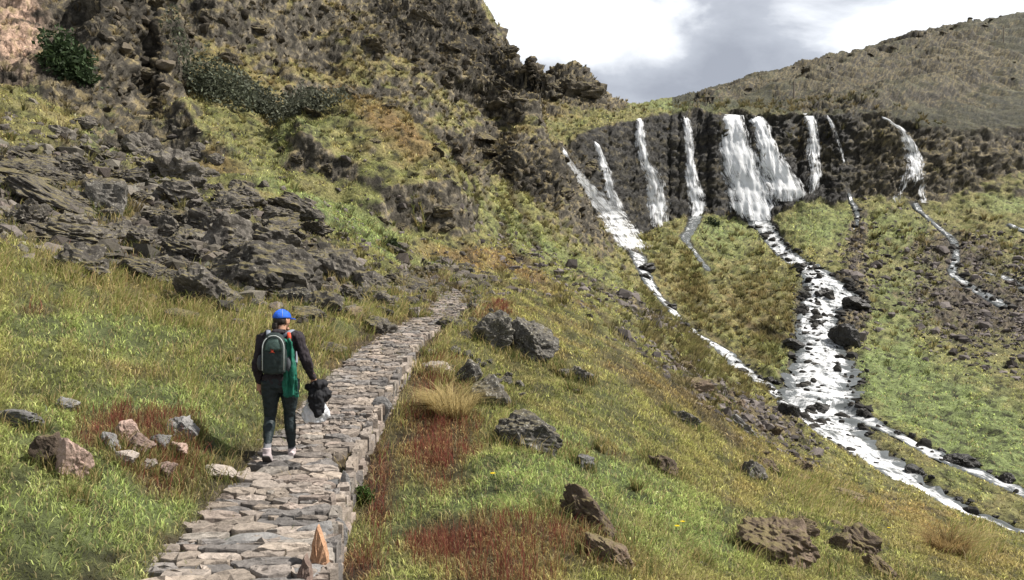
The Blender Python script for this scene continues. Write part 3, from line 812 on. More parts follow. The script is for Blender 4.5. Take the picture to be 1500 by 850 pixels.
NAMED = [
 # px, foot py, w, h, mat, label, kwargs
 (780,660,116,92,M_BOULDER,'large blocky lichen speckled boulder on the slope right of the dry grass tuft',dict(rot=-8,tilt=8,seed=3)),
 (857,688,30,30,M_SLATE,'small cube shaped grey rock just below the large lichened boulder',dict(cube=True,seed=5,rot=25,depth=1)),
 (862,776,128,72,M_BROWN,'long brown mossy rock ridge sloping through red grass',dict(tilt=36,seed=11,sink=.35,rough=.16)),
 (905,830,110,46,M_BROWN,'low brown rock ledge sunk in red grass below the mossy ridge',dict(tilt=30,seed=12,sink=.4,rough=.16)),
 (1158,828,140,96,M_BROWN,'big brown layered outcrop with a dark undercut low on the slope',dict(tilt=24,seed=13,rough=.14,slab=2.0)),
 (1102,704,48,50,M_BOULDER,'round grey boulder sitting alone on the grass slope above the brown outcrop',dict(seed=14)),
 (1003,625,52,30,M_BOULDER,'small hunched grey boulder on the slope left of the bare rock streak',dict(seed=15,tilt=15)),
 (978,694,66,40,M_BROWN,'brown slabby rock halfway down the grass slope',dict(seed=16,tilt=30,slab=2)),
 (850,560,44,34,M_BOULDER,'grey lichened rock on the slope beyond the large boulder, larger of a pair',dict(seed=17)),
 (828,553,26,28,M_BOULDER,'small dark rock leaning on a larger lichened rock on the slope',dict(seed=18)),
 (772,526,96,84,M_BOULDER,'tall dark hump of rock right of the path crest',dict(seed=19,tilt=20)),
 (716,508,78,78,M_BOULDER,'dark boulder with a rust coloured top beside the path crest',dict(seed=20)),
 (700,446,24,22,M_WET,'small black rock standing at the edge of the path crest',dict(seed=21)),
 (716,596,66,66,M_BOULDER,'weathered grey boulder between the dry grass tuft and the large lichened boulder',dict(seed=22)),
 (684,566,46,60,M_BOULDER,'dark green stained rock behind the dry grass tuft',dict(seed=23)),
 (640,548,56,28,M_PALE,'flat pale rock at the head of the dry grass tuft',dict(seed=24,tilt=14)),
 (632,524,26,18,M_PALE,'small pale stone on the verge right of the climbing path',dict(seed=25)),
 (608,466,18,26,M_PALE,'upright pale stone left of the path near its crest',dict(seed=26,cube=True)),
 (622,470,18,10,M_PALE,'pale flat stone at the foot of an upright stone by the path',dict(seed=27)),
 (372,420,190,140,M_SCREE,'huge rough boulder overgrown with brown grass, beyond the walker',dict(seed=28,tilt=10,rough=.14,depth=.8)),
 (480,404,104,70,M_SCREE,'broad flat topped grey boulder right of the huge overgrown boulder',dict(seed=29,tilt=18)),
 (435,450,66,58,M_BOULDER,'dark squarish boulder right behind the blue cap',dict(seed=30)),
 (292,444,112,84,M_SCREE,'rugged grey boulder standing above the long dry grass',dict(seed=31,tilt=8)),
 (356,438,40,26,M_BOULDER,'rounded grey rock in front of the huge overgrown boulder',dict(seed=32)),
 (268,470,64,24,M_SCREE,'flat dark slab lying in dry grass left of the walker',dict(seed=33,tilt=12)),
 (478,516,56,24,M_SCREE,'low brown grey rock in grass right of the backpack',dict(seed=34)),
 (512,466,46,30,M_BROWN,'brown grey rock in dry grass near the middle of the path verge',dict(seed=35)),
 (448,468,60,26,M_SCREE,'layered rock low in the grass right of the blue cap',dict(seed=36,tilt=10)),
 (540,430,70,50,M_SCREE,'rough pale grey rock heap left of the path crest',dict(seed=37)),
 (560,452,48,36,M_SCREE,'cracked grey rock at the verge left of the path crest',dict(seed=38)),
 (345,532,26,14,M_PALE,'small whitish stone in the tall grass left of the walker',dict(seed=39)),
 (60,300,150,44,M_SCREE,'long tilted slab of dark rock high in the boulder field',dict(seed=40,tilt=28,slab=2)),
 (30,262,120,50,M_SCREE,'massive dark block at the upper edge of the boulder field',dict(seed=41,tilt=10)),
 (150,305,60,58,M_BOULDER,'lichen grey angular block propped among dark slabs of the boulder field',dict(seed=42,cube=True,rot=20)),
 (140,292,74,56,M_SCREE,'tall grey block behind the lichen grey angular block',dict(seed=43,rot=40)),
 (90,360,190,62,M_SCREE,'wide undercut slab overhanging a dark hollow above the grass bank',dict(seed=44,tilt=8,slab=2)),
 (205,410,110,46,M_SCREE,'mossy topped flat boulder at the foot of the boulder field',dict(seed=45,tilt=12)),
 (14,206,9,9,M_PALE,'tiny white stone lying on dark rock high at the edge',dict(seed=46)),
 (12,254,12,9,M_PALE,'white stone resting on the dark blocks',dict(seed=46)),
 (97,700,54,62,M_PINK,'pinkish upright slab of rock in the grass bank, largest of the loose stones',dict(seed=47,tilt=-20,depth=.6,sink=.2)),
 (72,688,50,50,M_BROWN,'brown mossy stone leaning beside the pinkish upright slab',dict(seed=48)),
 (22,626,54,30,M_SLATE,'dark slate stones lying at the left rim of the grass bank',dict(seed=49)),
 (92,606,38,20,M_SLATE,'grey stone with a pale corner half buried in the grass bank',dict(seed=50)),
 (176,652,36,32,M_PINK,'rosy flat stone tipped up at the edge of the red grass patch',dict(seed=51,tilt=-12)),
 (158,662,26,28,M_SLATE,'grey wedge stone under the rosy flat stone',dict(seed=52)),
 (204,672,38,34,M_PINK,'rounded tan stone in the middle of the red grass patch',dict(seed=53)),
 (228,660,36,26,M_SLATE,'bluish grey wedge stone behind the rounded tan stone',dict(seed=54)),
 (264,642,42,40,M_SLATE,'grey spiky stone at the top of the red grass patch',dict(seed=55)),
 (282,640,18,16,M_PALE,'whitish stone at the right end of the red grass patch',dict(seed=56)),
 (256,668,32,20,M_PINK,'low pink stone near the right side of the red grass patch',dict(seed=57)),
 (180,682,34,20,M_PALE,'cracked cream stone in front of the rounded tan stone',dict(seed=58)),
 (240,702,36,28,M_PINK,'pink striped stone at the lower edge of the red grass patch',dict(seed=59)),
 (214,690,26,16,M_PALE,'cream chip of stone beside the pink striped stone',dict(seed=60)),
 (316,700,50,18,M_PALE,'long pale flat stone lying at the path edge near the left shoe',dict(seed=61,tilt=22,slab=2)),
 (110,740,20,6,M_PALE,'thin pale chip on the grass below the pinkish slab',dict(seed=62)),
 (1245,732,78,24,M_BROWN,'low brown rock shelf on the slope just above the stream edge',dict(seed=63,tilt=10)),
 (1298,846,90,36,M_BROWN,'broken brown stones at the bottom of the slope right of the big outcrop',dict(seed=64,tilt=25)),
 (968,604,26,12,M_PALE,'small flat pale stone on the slope',dict(seed=65)) if False else None,
 (842,576,20,9,M_PALE,'pale flat stone below the pair of lichened rocks',dict(seed=65)),
 (880,664,12,16,M_PALE,'small black and white stone right of the cube shaped rock',dict(seed=66)),
 (932,722,10,7,M_PALE,'single white stone on bright grass mid slope',dict(seed=67)),
 (1030,834,20,14,M_PALE,'grey white stone at the bottom of the slope left of the brown outcrop',dict(seed=68)),
 (1062,596,46,24,M_BROWN,'flat rock where the bare streak meets the left stream',dict(seed=69,tilt=30)),
 (1128,690,60,30,M_BROWN,'grey brown slabs of the bare rock streak above the stream',dict(seed=70,tilt=35,slab=2)),
 (1095,640,70,30,M_SLATE,'long grey slab in the bare rock streak',dict(seed=71,tilt=38,slab=2)),
 (575,372,40,20,M_SCREE,'small dark rock on the green slope below the knoll',dict(seed=72)),
 (612,330,16,16,M_PALE,'pale stone at the dark foot of the knoll',dict(seed=73)),
]
for r in NAMED:
    if r is None: continue
    px, py, w, h, mat, lab, kw = r
    kw = dict(kw); seed = kw.pop('seed')
    mk = {k: kw.pop(k) for k in ('cube', 'rough', 'slab') if k in kw}
    me = rock_mesh(seed, 5 if w * h > 4500 else 4, **mk)
    big_ = w > 30
    if py > 590 and px < 330: kw.setdefault('sink', .18); w *= 1.15; h *= 1.25
    PLACED.append((px, py, w)); place_rock(me, px, py, w, h, mat, lab, name='boulder' if big_ else 'stone', cat='boulder' if big_ else 'stone', **kw)

M_CRAG = rock_material('crag_rock', (.028,.024,.019), (.12,.10,.07), (.19,.15,.075), 0.5, 0.9, moss=.85)
VARI = [rock_mesh(100 + i, 4, planes=8 + i % 5, rough=0.2, slab=1.0 + (i % 3) * 0.5) for i in range(14)]
def scatter_rocks(n, sampler, size, mat, label, group, name, cat, flat=0.6, sink=0.3):
    k = 0; tries = 0
    while k < n and tries < n * 20:
        tries += 1
        px, py = sampler()
        w = size()
        me = VARI[random.randrange(len(VARI))]
        h = w * random.uniform(flat * 0.7, flat * 1.25)
        place_rock(me, px, py, w, h, mat, label, name=name, cat=cat, group=group, rot=random.uniform(0, 360), tilt=random.uniform(-10, 28), tilt_x=random.uniform(-15, 15), sink=sink, depth=random.uniform(.7, 1.1))
        k += 1
def in_patches(ps):
    def f():
        px, py, rx, ry, rot = random.choice(ps)
        a, b = random.gauss(0, 0.55), random.gauss(0, 0.55)
        c, s = math.cos(math.radians(rot)), math.sin(math.radians(rot))
        return px + a * rx * c - b * ry * s, py + a * rx * s + b * ry * c
    return f
scatter_rocks(250, in_patches([(60,270,150,70,20),(150,330,190,60,14),(330,385,160,50,10),(420,415,100,40,10),(520,430,90,36,10),(250,280,160,50,25),(400,330,120,40,25)]),
    lambda: min(92, 18 + random.expovariate(1 / 17)), M_SCREE, 'angular dark grey rock in the boulder field above the grass bank', 'rocks of the boulder field', 'scree_rock', 'rock', flat=.62)
scatter_rocks(70, in_patches([(600,40,150,60,20),(690,95,90,50,20),(560,95,100,60,10),(450,60,120,60,10),(650,200,100,40,20),(180,90,70,110,10),(230,60,50,70,0),(330,30,80,50,20),(740,140,40,30,20),(470,160,100,20,10),(770,250,80,40,25)]),
    lambda: min(62, 14 + random.expovariate(1 / 15)), M_CRAG, 'dark weathered outcrop breaking through the turf of the steep left hillside', 'outcrops on the left hillside', 'outcrop', 'outcrop', flat=.45, sink=.46)
scatter_rocks(34, in_patches([(1290,70,110,14,-20),(1420,100,80,30,5),(1180,100,60,8,-22),(1400,40,70,8,-12),(1060,142,40,6,-15)]), lambda: min(15, 6 + random.expovariate(1 / 5)), M_CRAG, 'low dark rock band on the far moorland ridge above the falls', 'outcrops on the far ridge', 'outcrop', 'outcrop', flat=.35, sink=.5)
scatter_rocks(16, in_patches([(845,125,40,20,0),(800,125,30,16,20)]), lambda: 14 + random.expovariate(1 / 14), M_CRAG, 'dark outcrop on the small rounded knoll at the skyline', 'outcrops on the skyline knoll', 'outcrop', 'outcrop', flat=.5, sink=.45)
scatter_rocks(12, in_patches([(560,318,90,12,28),(640,325,30,12,10),(440,245,40,12,25)]), lambda: 12 + random.expovariate(1 / 12), M_CRAG, 'dark rock under the shaggy skirt of the grassy knoll', 'rocks under the knoll', 'outcrop', 'outcrop', flat=.6, sink=.35)
scatter_rocks(85, in_patches([(650,410,60,25,20),(632,408,26,12,0),(600,412,30,16,0),(690,430,26,14,0),(590,420,50,25,10),(560,450,60,20,-10),(690,470,40,25,30)]),
    lambda: 10 + random.expovariate(1 / 12), M_SCREE, 'small grey rock strewn along the verges of the path crest', 'rocks beside the path crest', 'verge_rock', 'rock')
scatter_rocks(30, in_patches([(730,500,40,20,30),(690,530,26,24,60),(665,545,26,16,20),(740,560,40,14,30),(700,455,30,10,20)]), lambda: 11 + random.expovariate(1 / 11), M_BOULDER, 'dark lichened rock strewn below the path crest among the big boulders', 'rocks below the path crest', 'crest_rock', 'rock', flat=.7, sink=.25)
scatter_rocks(26, in_patches([(1000,545,140,14,32),(1110,620,80,18,34),(1180,700,120,14,33),(1240,800,120,24,25)]),
    lambda: 12 + random.expovariate(1 / 11), M_BROWN, 'small brown rock breaking through the right hand slope', 'rocks in the slope', 'slope_rock', 'rock')
# wet boulders standing in the streams
def in_stream(keys):
    def f():
        S = STREAMS_PX[random.choice(keys)]
        i = random.randrange(1, len(S) - 2); u = random.random()
        a, b = S[i], S[i + 1]
        hw = a[2] * (1 - u) + b[2] * u
        return a[0] * (1 - u) + b[0] * u + random.uniform(-1.05, 1.05) * hw, a[1] * (1 - u) + b[1] * u + random.uniform(-.3, .3) * hw
    return f
for px, py, w, h, lab in [(1206,440,38,28,'big round black boulder parting the upper cascade'),(1162,512,40,26,'large dark boulder at the bank of the middle cascade'),
        (1204,610,52,30,'wide black rock hump in the middle of the lower cascade'),(1160,612,34,34,'tall mossy rock between the joining streams'),(1345,702,40,30,'round dark boulder on the mossy island in the stream'),
        (1420,690,60,26,'long grey boulder on the right bank of the split stream'),(1255,455,40,30,'mossy boulder on the right bank of the upper cascade'),(1240,510,44,50,'dark mossy crag beside the cascade')]:
    place_rock(rock_mesh(int(px), 4), px, py, w, h, M_WET, lab, depth=.9, sink=.3)
scatter_rocks(110, in_stream(['main', 'main', 'main', 'right', 'left']), lambda: 6 + random.expovariate(1 / 7), M_WET, 'black wet rock breaking the white water of the stream', 'wet rocks in the stream', 'stream_rock', 'rock', flat=.75, sink=.25)
# ------------------------------------------------------------------ rubble: countless small stones, one heap
def merged_rocks(name, pts, nrm, size, tints, mat, sub=1, kinds=6, **props):
    r = np.random.default_rng(5)
    shapes = [rock_shape(300 + i, sub, planes=9, rough=0.1) for i in range(kinds)]
    V, Fc, Cc = [], [], []; off = 0
    kk = r.integers(0, kinds, len(pts))
    for k in range(kinds):
        sel = np.nonzero(kk == k)[0]
        if not len(sel): continue
        p, f = shapes[k]
        a = r.uniform(0, 6.28, len(sel)); ca, sa = np.cos(a)[:, None], np.sin(a)[:, None]
        sc = size[sel][:, None, None] * np.stack([np.ones(len(sel)), r.uniform(.6, 1, len(sel)), r.uniform(.4, .8, len(sel))], 1)[:, None, :]
        q = p[None] * sc
        tl = r.normal(0, 0.35, (len(sel), 1))
        x = q[..., 0] * np.cos(tl) + q[..., 2] * np.sin(tl); z = -q[..., 0] * np.sin(tl) + q[..., 2] * np.cos(tl)
        y = q[..., 1]
        q = np.stack([x * ca - y * sa, x * sa + y * ca, z], -1) + pts[sel][:, None, :]
        V.append(q.reshape(-1, 3)); Fc.append((f[None] + (np.arange(len(sel)) * len(p))[:, None, None]).reshape(-1, 3) + off)
        Cc.append(np.repeat(tints[sel], len(p), 0)); off += len(sel) * len(p)
    me = new_mesh(name, np.concatenate(V), np.concatenate(Fc), 3, {'cover': np.concatenate(Cc)}, smooth=False)
    return link(name, me, mat, **props)
area = np.zeros((NC, NROW))
e1 = np.linalg.norm(P3[1:, :-1] - P3[:-1, :-1], axis=-1); e2 = np.linalg.norm(P3[:-1, 1:] - P3[:-1, :-1], axis=-1)
area[:-1, :-1] = e1 * e2
inview = (np.abs(PX - 750) < 900) & (Yg > 2.5) & (PY < 1000)
facing = np.ones_like(area)
def sample(n, weight):
    w = (weight * area * inview).ravel()
    tot = w.sum()
    cdf = np.cumsum(w) / tot
    i = np.searchsorted(cdf, rng.random(n))
    i = np.minimum(i, NC * NROW - 1)
    a, b = np.divmod(i, NROW)
    a = np.minimum(a, NC - 2); b = np.minimum(b, NROW - 2)
    u = rng.random((n, 1)); v = rng.random((n, 1))
    p = P3[a, b] * (1-u)*(1-v) + P3[a+1, b] * u*(1-v) + P3[a, b+1] * (1-u)*v + P3[a+1, b+1] * u*v
    return p, NRM[a, b], a, b
def attr_material(name, rough=0.9, bump=0.0, trans=0.0, spec=0.2):
    m, nt, b = material(name)
    L = nt.links.new
    at_ = N(nt, 'ShaderNodeAttribute', attribute_name='cover')
    L(at_.outputs['Color'], b.inputs['Base Color'])
    b.inputs['Roughness'].default_value = rough
    b.inputs['Specular IOR Level'].default_value = spec
    if bump:
        geo = N(nt, 'ShaderNodeNewGeometry')
        n1 = N(nt, 'ShaderNodeTexNoise', i_Scale=18.0, i_Detail=7.0, i_Roughness=0.7)
        L(geo.outputs['Position'], n1.inputs['Vector'])
        bp = N(nt, 'ShaderNodeBump', i_Strength=bump, i_Distance=0.03)
        L(n1.outputs['Fac'], bp.inputs['Height']); L(bp.outputs[0], b.inputs['Normal'])
        mr = N(nt, 'ShaderNodeMapRange', i_1=0.3, i_2=0.7, i_3=0.6, i_4=1.35)
        L(n1.outputs['Fac'], mr.inputs[0])
        mx = N(nt, 'ShaderNodeVectorMath', operation='SCALE')
        L(at_.outputs['Color'], mx.inputs[0]); L(mr.outputs[0], mx.inputs['Scale']); L(mx.outputs[0], b.inputs['Base Color'])
    if trans:
        t = N(nt, 'ShaderNodeBsdfTranslucent')
        L(at_.outputs['Color'], t.inputs['Color'])
        ms = N(nt, 'ShaderNodeMixShader'); ms.inputs[0].default_value = trans
        out = nt.nodes['Material Output']
        L(b.outputs[0], ms.inputs[1]); L(t.outputs[0], ms.inputs[2]); L(ms.outputs[0], out.inputs['Surface'])
    return m
M_STONES = attr_material('stone_chips', 0.9, 0.7)
M_BLADE = attr_material('grass_blades', 0.7, 0, 0.52)
scree_d = patch([(60,270,150,70,20,1.0),(150,330,190,60,14,1.0),(330,375,160,60,10,.9),(420,405,90,50,20,.6),(250,260,140,40,25,.6),(650,410,70,26,15,1.0),(570,440,70,20,-10,.7)])
scree_d = np.clip(scree_d, 0, 1) * (RG < 60) * sstep(0.2, 1.2, np.abs(PD) - 0.3)
pts, nn, a, b = sample(5200, scree_d / np.maximum(RG, 8) ** 1.6)
sz = np.clip(rng.exponential(0.07, len(pts)) + 0.03, 0.03, 0.4) * np.interp(RG[a, b], [8, 20, 45], [0.6, 1.0, 1.6])
tint = np.array([.068, .060, .050])[None] * 1.35 * rng.uniform(.45, 1.9, (len(pts), 1)) * rng.uniform(.96, 1.04, (len(pts), 3))
merged_rocks('rubble', pts, nn, sz, tint, M_STONES, kind='stuff')
s2 = np.clip(patch([(1430,420,140,80,15,1.0),(1460,480,120,60,15,1.0),(1255,370,18,80,5,1.2),(1110,620,90,24,32,1.0),(1000,550,150,16,32,.6),(880,430,180,14,28,.5),(560,350,160,40,28,.25),(800,400,160,30,28,.3),(1250,450,30,80,0,.8)]), 0, 1)
s2 = s2 + 1.2 * ((SD > 0.95) & (SD < 1.5)) * (RG > 20) * (PX > 1090) * (PX < 1600) * (np.abs(nM) > .25)
pts, nn, a, b = sample(8500, s2 * (RG < 130) / np.maximum(RG, 8) ** 1.0)
sz = np.clip(rng.exponential(0.075, len(pts)) + 0.035, 0.035, 0.6) * np.interp(RG[a, b], [15, 40, 100], [0.6, 1.0, 1.9])
wetp = (SD[a, b] < 1.7)[:, None]
tint = np.where(wetp, np.array([.028, .026, .024]), np.array([.095, .082, .076])) * rng.uniform(.45, 1.9, (len(pts), 1))
merged_rocks('debris', pts, nn, sz, tint, M_STONES, kind='stuff')

s3 = np.clip(patch([(600,50,180,80,15,1.0),(690,110,100,60,20,1.0),(450,80,160,80,10,.6),(180,90,110,120,10,.9),(650,210,130,40,20,.8),(770,250,110,50,25,.8),(850,300,110,60,40,.7),(845,130,60,40,0,.8),(330,40,90,60,20,.6)]), 0, 1) * (RG > 35) * (RG < 150) * sstep(.1, .5, rockm + .3 * nM)
pts, nn, a, b = sample(900, s3 ** 2 / np.maximum(RG, 30) * sstep(.45, .75, 1 - nzs + .25 * nM))
sz = np.clip(rng.exponential(.16, len(pts)) + .12, .12, .7)
merged_rocks('hillside_stones', pts, nn, sz, np.array([.072, .060, .044])[None] * rng.uniform(.35, 1.7, (len(pts), 1)), M_STONES, sub=2, kind='stuff')

# ------------------------------------------------------------------ the paved path and its dry stone edge
def path_frame(s):
    i = np.interp(s, PATH_S, np.arange(len(PATH)))
    k = np.clip(i.astype(int) if hasattr(i, 'astype') else int(i), 0, len(PATH) - 2)
    p = PATH[k] + (PATH[k+1] - PATH[k]) * (i - k)[..., None]
    t = PATH[np.minimum(k+2, len(PATH)-1)] - PATH[np.maximum(k-1, 0)]
    t = t / np.linalg.norm(t[..., :2], axis=-1, keepdims=True)
    return p, t, np.interp(i, np.arange(len(PATH)), PATH_HW)
class Soup:
    def __init__(s): s.v = []; s.f = []; s.c = []; s.n = 0
    def add(s, v, f, c):
        v = np.asarray(v, float)
        s.v.append(v); s.f += [[q + s.n for q in g] for g in f]; s.n += len(v)
        s.c.append(np.broadcast_to(np.asarray(c, float), (len(v), 3)))
    def build(s, name, mat, parent=None, smooth=False, **props):
        me = bpy.data.meshes.new(name)
        V = np.concatenate(s.v)
        me.from_pydata(V.tolist(), [], s.f)
        C_ = np.concatenate([np.concatenate(s.c), np.ones((len(V), 1))], 1).astype(np.float32)
        atr = me.attributes.new('cover', 'FLOAT_COLOR', 'POINT'); atr.data.foreach_set('color', C_.ravel())
        me.polygons.foreach_set('use_smooth', [smooth] * len(me.polygons))
        return link(name, me, mat, parent, **props)
STONE_TINTS = [(.28,.25,.225),(.235,.212,.192),(.21,.193,.18),(.255,.226,.20),(.19,.182,.178),(.265,.235,.205),(.235,.203,.182),(.165,.16,.158),(.22,.207,.19),(.29,.255,.22)]
def flag(soup, poly, h, tint, tilt=(0, 0), base=-0.10, rough=0.012):
    """poly: (n,2) outline in path coordinates (s along, d across); a slab with a worn rim and an uneven top"""
    poly = np.asarray(poly); n = len(poly); c = poly.mean(0)
    rings = []
    for sh, hh, j in ((1.0, base, 0), (1.0, h - 0.010, 0.004), (0.965, h, 0.004), (0.55, h + random.uniform(-.006, .006), rough)):
        q = c + (poly - c) * sh
        hz = hh + np.random.normal(0, j, n) + ((q - c) @ np.asarray(tilt) if hh > 0 else 0)
        rings.append(np.column_stack([q, hz]))
    P = np.vstack(rings + [np.array([[c[0], c[1], h + random.uniform(-.003, .01)]])])
    f = []
    for r in range(3):
        for i in range(n):
            f.append([r*n+i, r*n+(i+1) % n, (r+1)*n+(i+1) % n, (r+1)*n+i])
    for i in range(n): f.append([3*n+i, 3*n+(i+1) % n, 4*n])
    pp, tt, hw = path_frame(P[:, 0])
    nx = np.column_stack([tt[:, 1], -tt[:, 0]])      # to the right of travel
    W = np.column_stack([pp[:, :2] + nx * P[:, 1:2], pp[:, 2] + P[:, 2]])
    t = np.array(tint) * random.uniform(.62, 1.25) * np.array([1.05, 1.0, .95])
    soup.add(W, f, t)
np.random.seed(3)
paving = Soup()
s = 0.0
S_END = PATH_S[-1] - 0.2
# stones of uneven size fitted together: cells around scattered centres, wider across the path than along it
ANI = 1.75
def clip_poly(poly, m, n_):
    out = []
    for i in range(len(poly)):
        p0, p1 = poly[i], poly[(i + 1) % len(poly)]
        d0, d1 = (p0 - m) @ n_, (p1 - m) @ n_
        if d0 <= 0: out.append(p0)
        if d0 * d1 < 0: out.append(p0 + (p1 - p0) * d0 / (d0 - d1))
    return out
sites = []
SITE_SHRINK = (.008, .022)
tries = 0
cell = {}
while tries < 60000:
    tries += 1
    s_ = random.uniform(-.3, S_END + .3)
    hw = float(path_frame(np.array([min(max(s_, 0), S_END)]))[2][0])
    d_ = random.uniform(-hw - .25, hw + .2)
    rad_ = (0.17 + 0.20 * (0.5 + 0.9 * float(_gn(np.array([s_ * .9], np.float32), np.array([d_ * .9 + 9], np.float32), np.array([.5], np.float32))[0]))) * float(np.interp(s_, [0, 6, 9, 13, 40], [1.7, 1.55, 1.05, .86, 1.0]))
    rad_ = max(rad_ * random.choice([.5, .62, .8, 1.0, 1.0, 1.25]), .085)
    q = np.array([s_ * ANI, d_])
    ck = (int(q[0] // .5), int((q[1] + 5) // .5))
    ok = True
    for i in (-1, 0, 1):
        for j in (-1, 0, 1):
            for o_, r_ in cell.get((ck[0] + i, ck[1] + j), ()):
                if np.hypot(*(o_ - q)) < max(.6 * (r_ + rad_), .12): ok = False
    if ok:
        cell.setdefault(ck, []).append((q, rad_)); sites.append((q, hw, d_))
for q, hw, d_ in sites:
    far_s = q[0] / ANI - PATH_S[np.searchsorted(PATH[:, 1], 17.0)]
    if far_s > 0 and random.random() < min(.62, far_s * .055): continue
    if d_ > hw - .03 + (.10 * math.sin(q[0] * 1.7) if far_s > -2 else 0) or d_ < -hw - .12 + .12 * math.sin(q[0] * 2.1): continue
    ck = (int(q[0] // .5), int((q[1] + 5) // .5))
    poly = [q + np.array(o_) for o_ in ((-.6, -.6), (.6, -.6), (.6, .6), (-.6, .6))]
    for i in (-2, -1, 0, 1, 2):
        for j in (-2, -1, 0, 1, 2):
            for o_, r_ in cell.get((ck[0] + i, ck[1] + j), ()):
                if o_ is q: continue
                poly = clip_poly(poly, (o_ + q) / 2, o_ - q)
    if len(poly) < 3: continue
    poly = np.array(poly)
    poly[:, 1] = np.minimum(poly[:, 1], hw + .01)
    poly[:, 0] /= ANI
    c = poly.mean(0)
    # rounder, chipped outline
    fine = []
    for i in range(len(poly)):
        p0, p1 = poly[i], poly[(i + 1) % len(poly)]
        L_ = np.hypot(*(p1 - p0))
        if L_ < .015: continue
        nd = max(2, int(L_ / .07))
        for u in np.arange(nd) / nd: fine.append(p0 + (p1 - p0) * u)
    if len(fine) < 5: continue
    pl = np.array(fine)
    pl = (pl * 6 + np.roll(pl, 1, 0) + np.roll(pl, -1, 0)) / 8
    ext = np.maximum(np.ptp(pl, axis=0), .08)
    pl = c + (pl - c) * (1 - random.uniform(.008, .024) / ext)
    pl += np.random.normal(0, .008, pl.shape)
    flag(paving, pl, random.uniform(.012, .045), random.choice(STONE_TINTS), (random.gauss(0, .045), random.gauss(0, .045)))
# chips in the joints
for _ in range(350):
    s_ = random.uniform(0, S_END) ** 1.0; hw = float(path_frame(np.array([s_]))[2][0]); d_ = random.uniform(-hw - .1, hw)
    r_ = random.uniform(.02, .06); n_ = random.randint(5, 7)
    an = np.sort(np.random.uniform(0, 6.28, n_))
    pl = np.column_stack([s_ + r_ * np.cos(an) * random.uniform(.5, 1), d_ + r_ * np.sin(an)])
    flag(paving, pl, random.uniform(.02, .05), random.choice(STONE_TINTS), (random.gauss(0, .15), random.gauss(0, .15)), rough=.005)
paving.build('path', M_STONES, kind='structure')
# dry stone retaining edge on the downhill side
wall = Soup()
s0w, s1w = 1.0, float(np.interp(14.6, PATH[:, 1], PATH_S))
for course in range(3):
    s = s0w + course * .11
    while s < s1w:
        ln = random.uniform(.08, .24) if random.random() < .65 else random.uniform(.24, .6); th_ = random.uniform(.09, .16)
        hw = float(path_frame(np.array([s]))[2][0])
        z1 = 0.02 - course * .115 + random.uniform(-.055, .02); z0 = z1 - random.uniform(.12, .2)
        dd = random.uniform(-.02, .025) + course * .018
        n_ = 5
        us = np.linspace(0, 1, n_)
        pl = np.vstack([np.column_stack([s + ln * us * .96, np.full(n_, hw - (.03 if course == 0 else .10)) + np.random.normal(0, .012, n_)]),
                        np.column_stack([s + ln * us[::-1] * .96, np.full(n_, hw + .07 + dd) + np.random.normal(0, .022, n_)])])
        flag(wall, pl, z1, random.choice(STONE_TINTS), (random.gauss(0, .10), random.gauss(0, .2)), base=z0, rough=.01)
        s += ln
wall.build('retaining_wall', M_STONES, label='low dry stone wall edging the downhill side of the stone path', category='wall')
# stones set on edge along the kerb, and loose slabs
KERB = [
        (503,748,26,70,M_SLATE,'thin pale grey slab set on edge in the kerb',6,dict(tilt=4)),
        (494,812,30,60,M_SLATE,'broad grey stone behind the pointed orange upright stone',8,dict(tilt=8)),
        (556,622,34,44,M_SLATE,'bluish grey kerb block beside the red grass',10,dict(tilt=6)),
        (582,572,10,34,M_PALE,'slim pale stone standing at the outer bend of the path kerb',12,dict(tilt=2))]
for px, py, w, h, mat, lab, sd_, kw in KERB:
    me = rock_mesh(500 + sd_, 4, planes=10, rough=.06)
    if h > 60 and w < 40:
        co = np.empty(len(me.vertices) * 3, np.float32); me.vertices.foreach_get('co', co); co = co.reshape(-1, 3)
        tp = np.clip(1.05 - 0.62 * (co[:, 2] * .5 + .5) ** 1.2, .1, 1.2); co[:, :2] *= tp[:, None]
        me.vertices.foreach_set('co', co.ravel())
    place_rock(me, px, py, w, h, mat, lab, name='kerb_stone', cat='kerb stone', depth=.5, sink=.12, **kw)
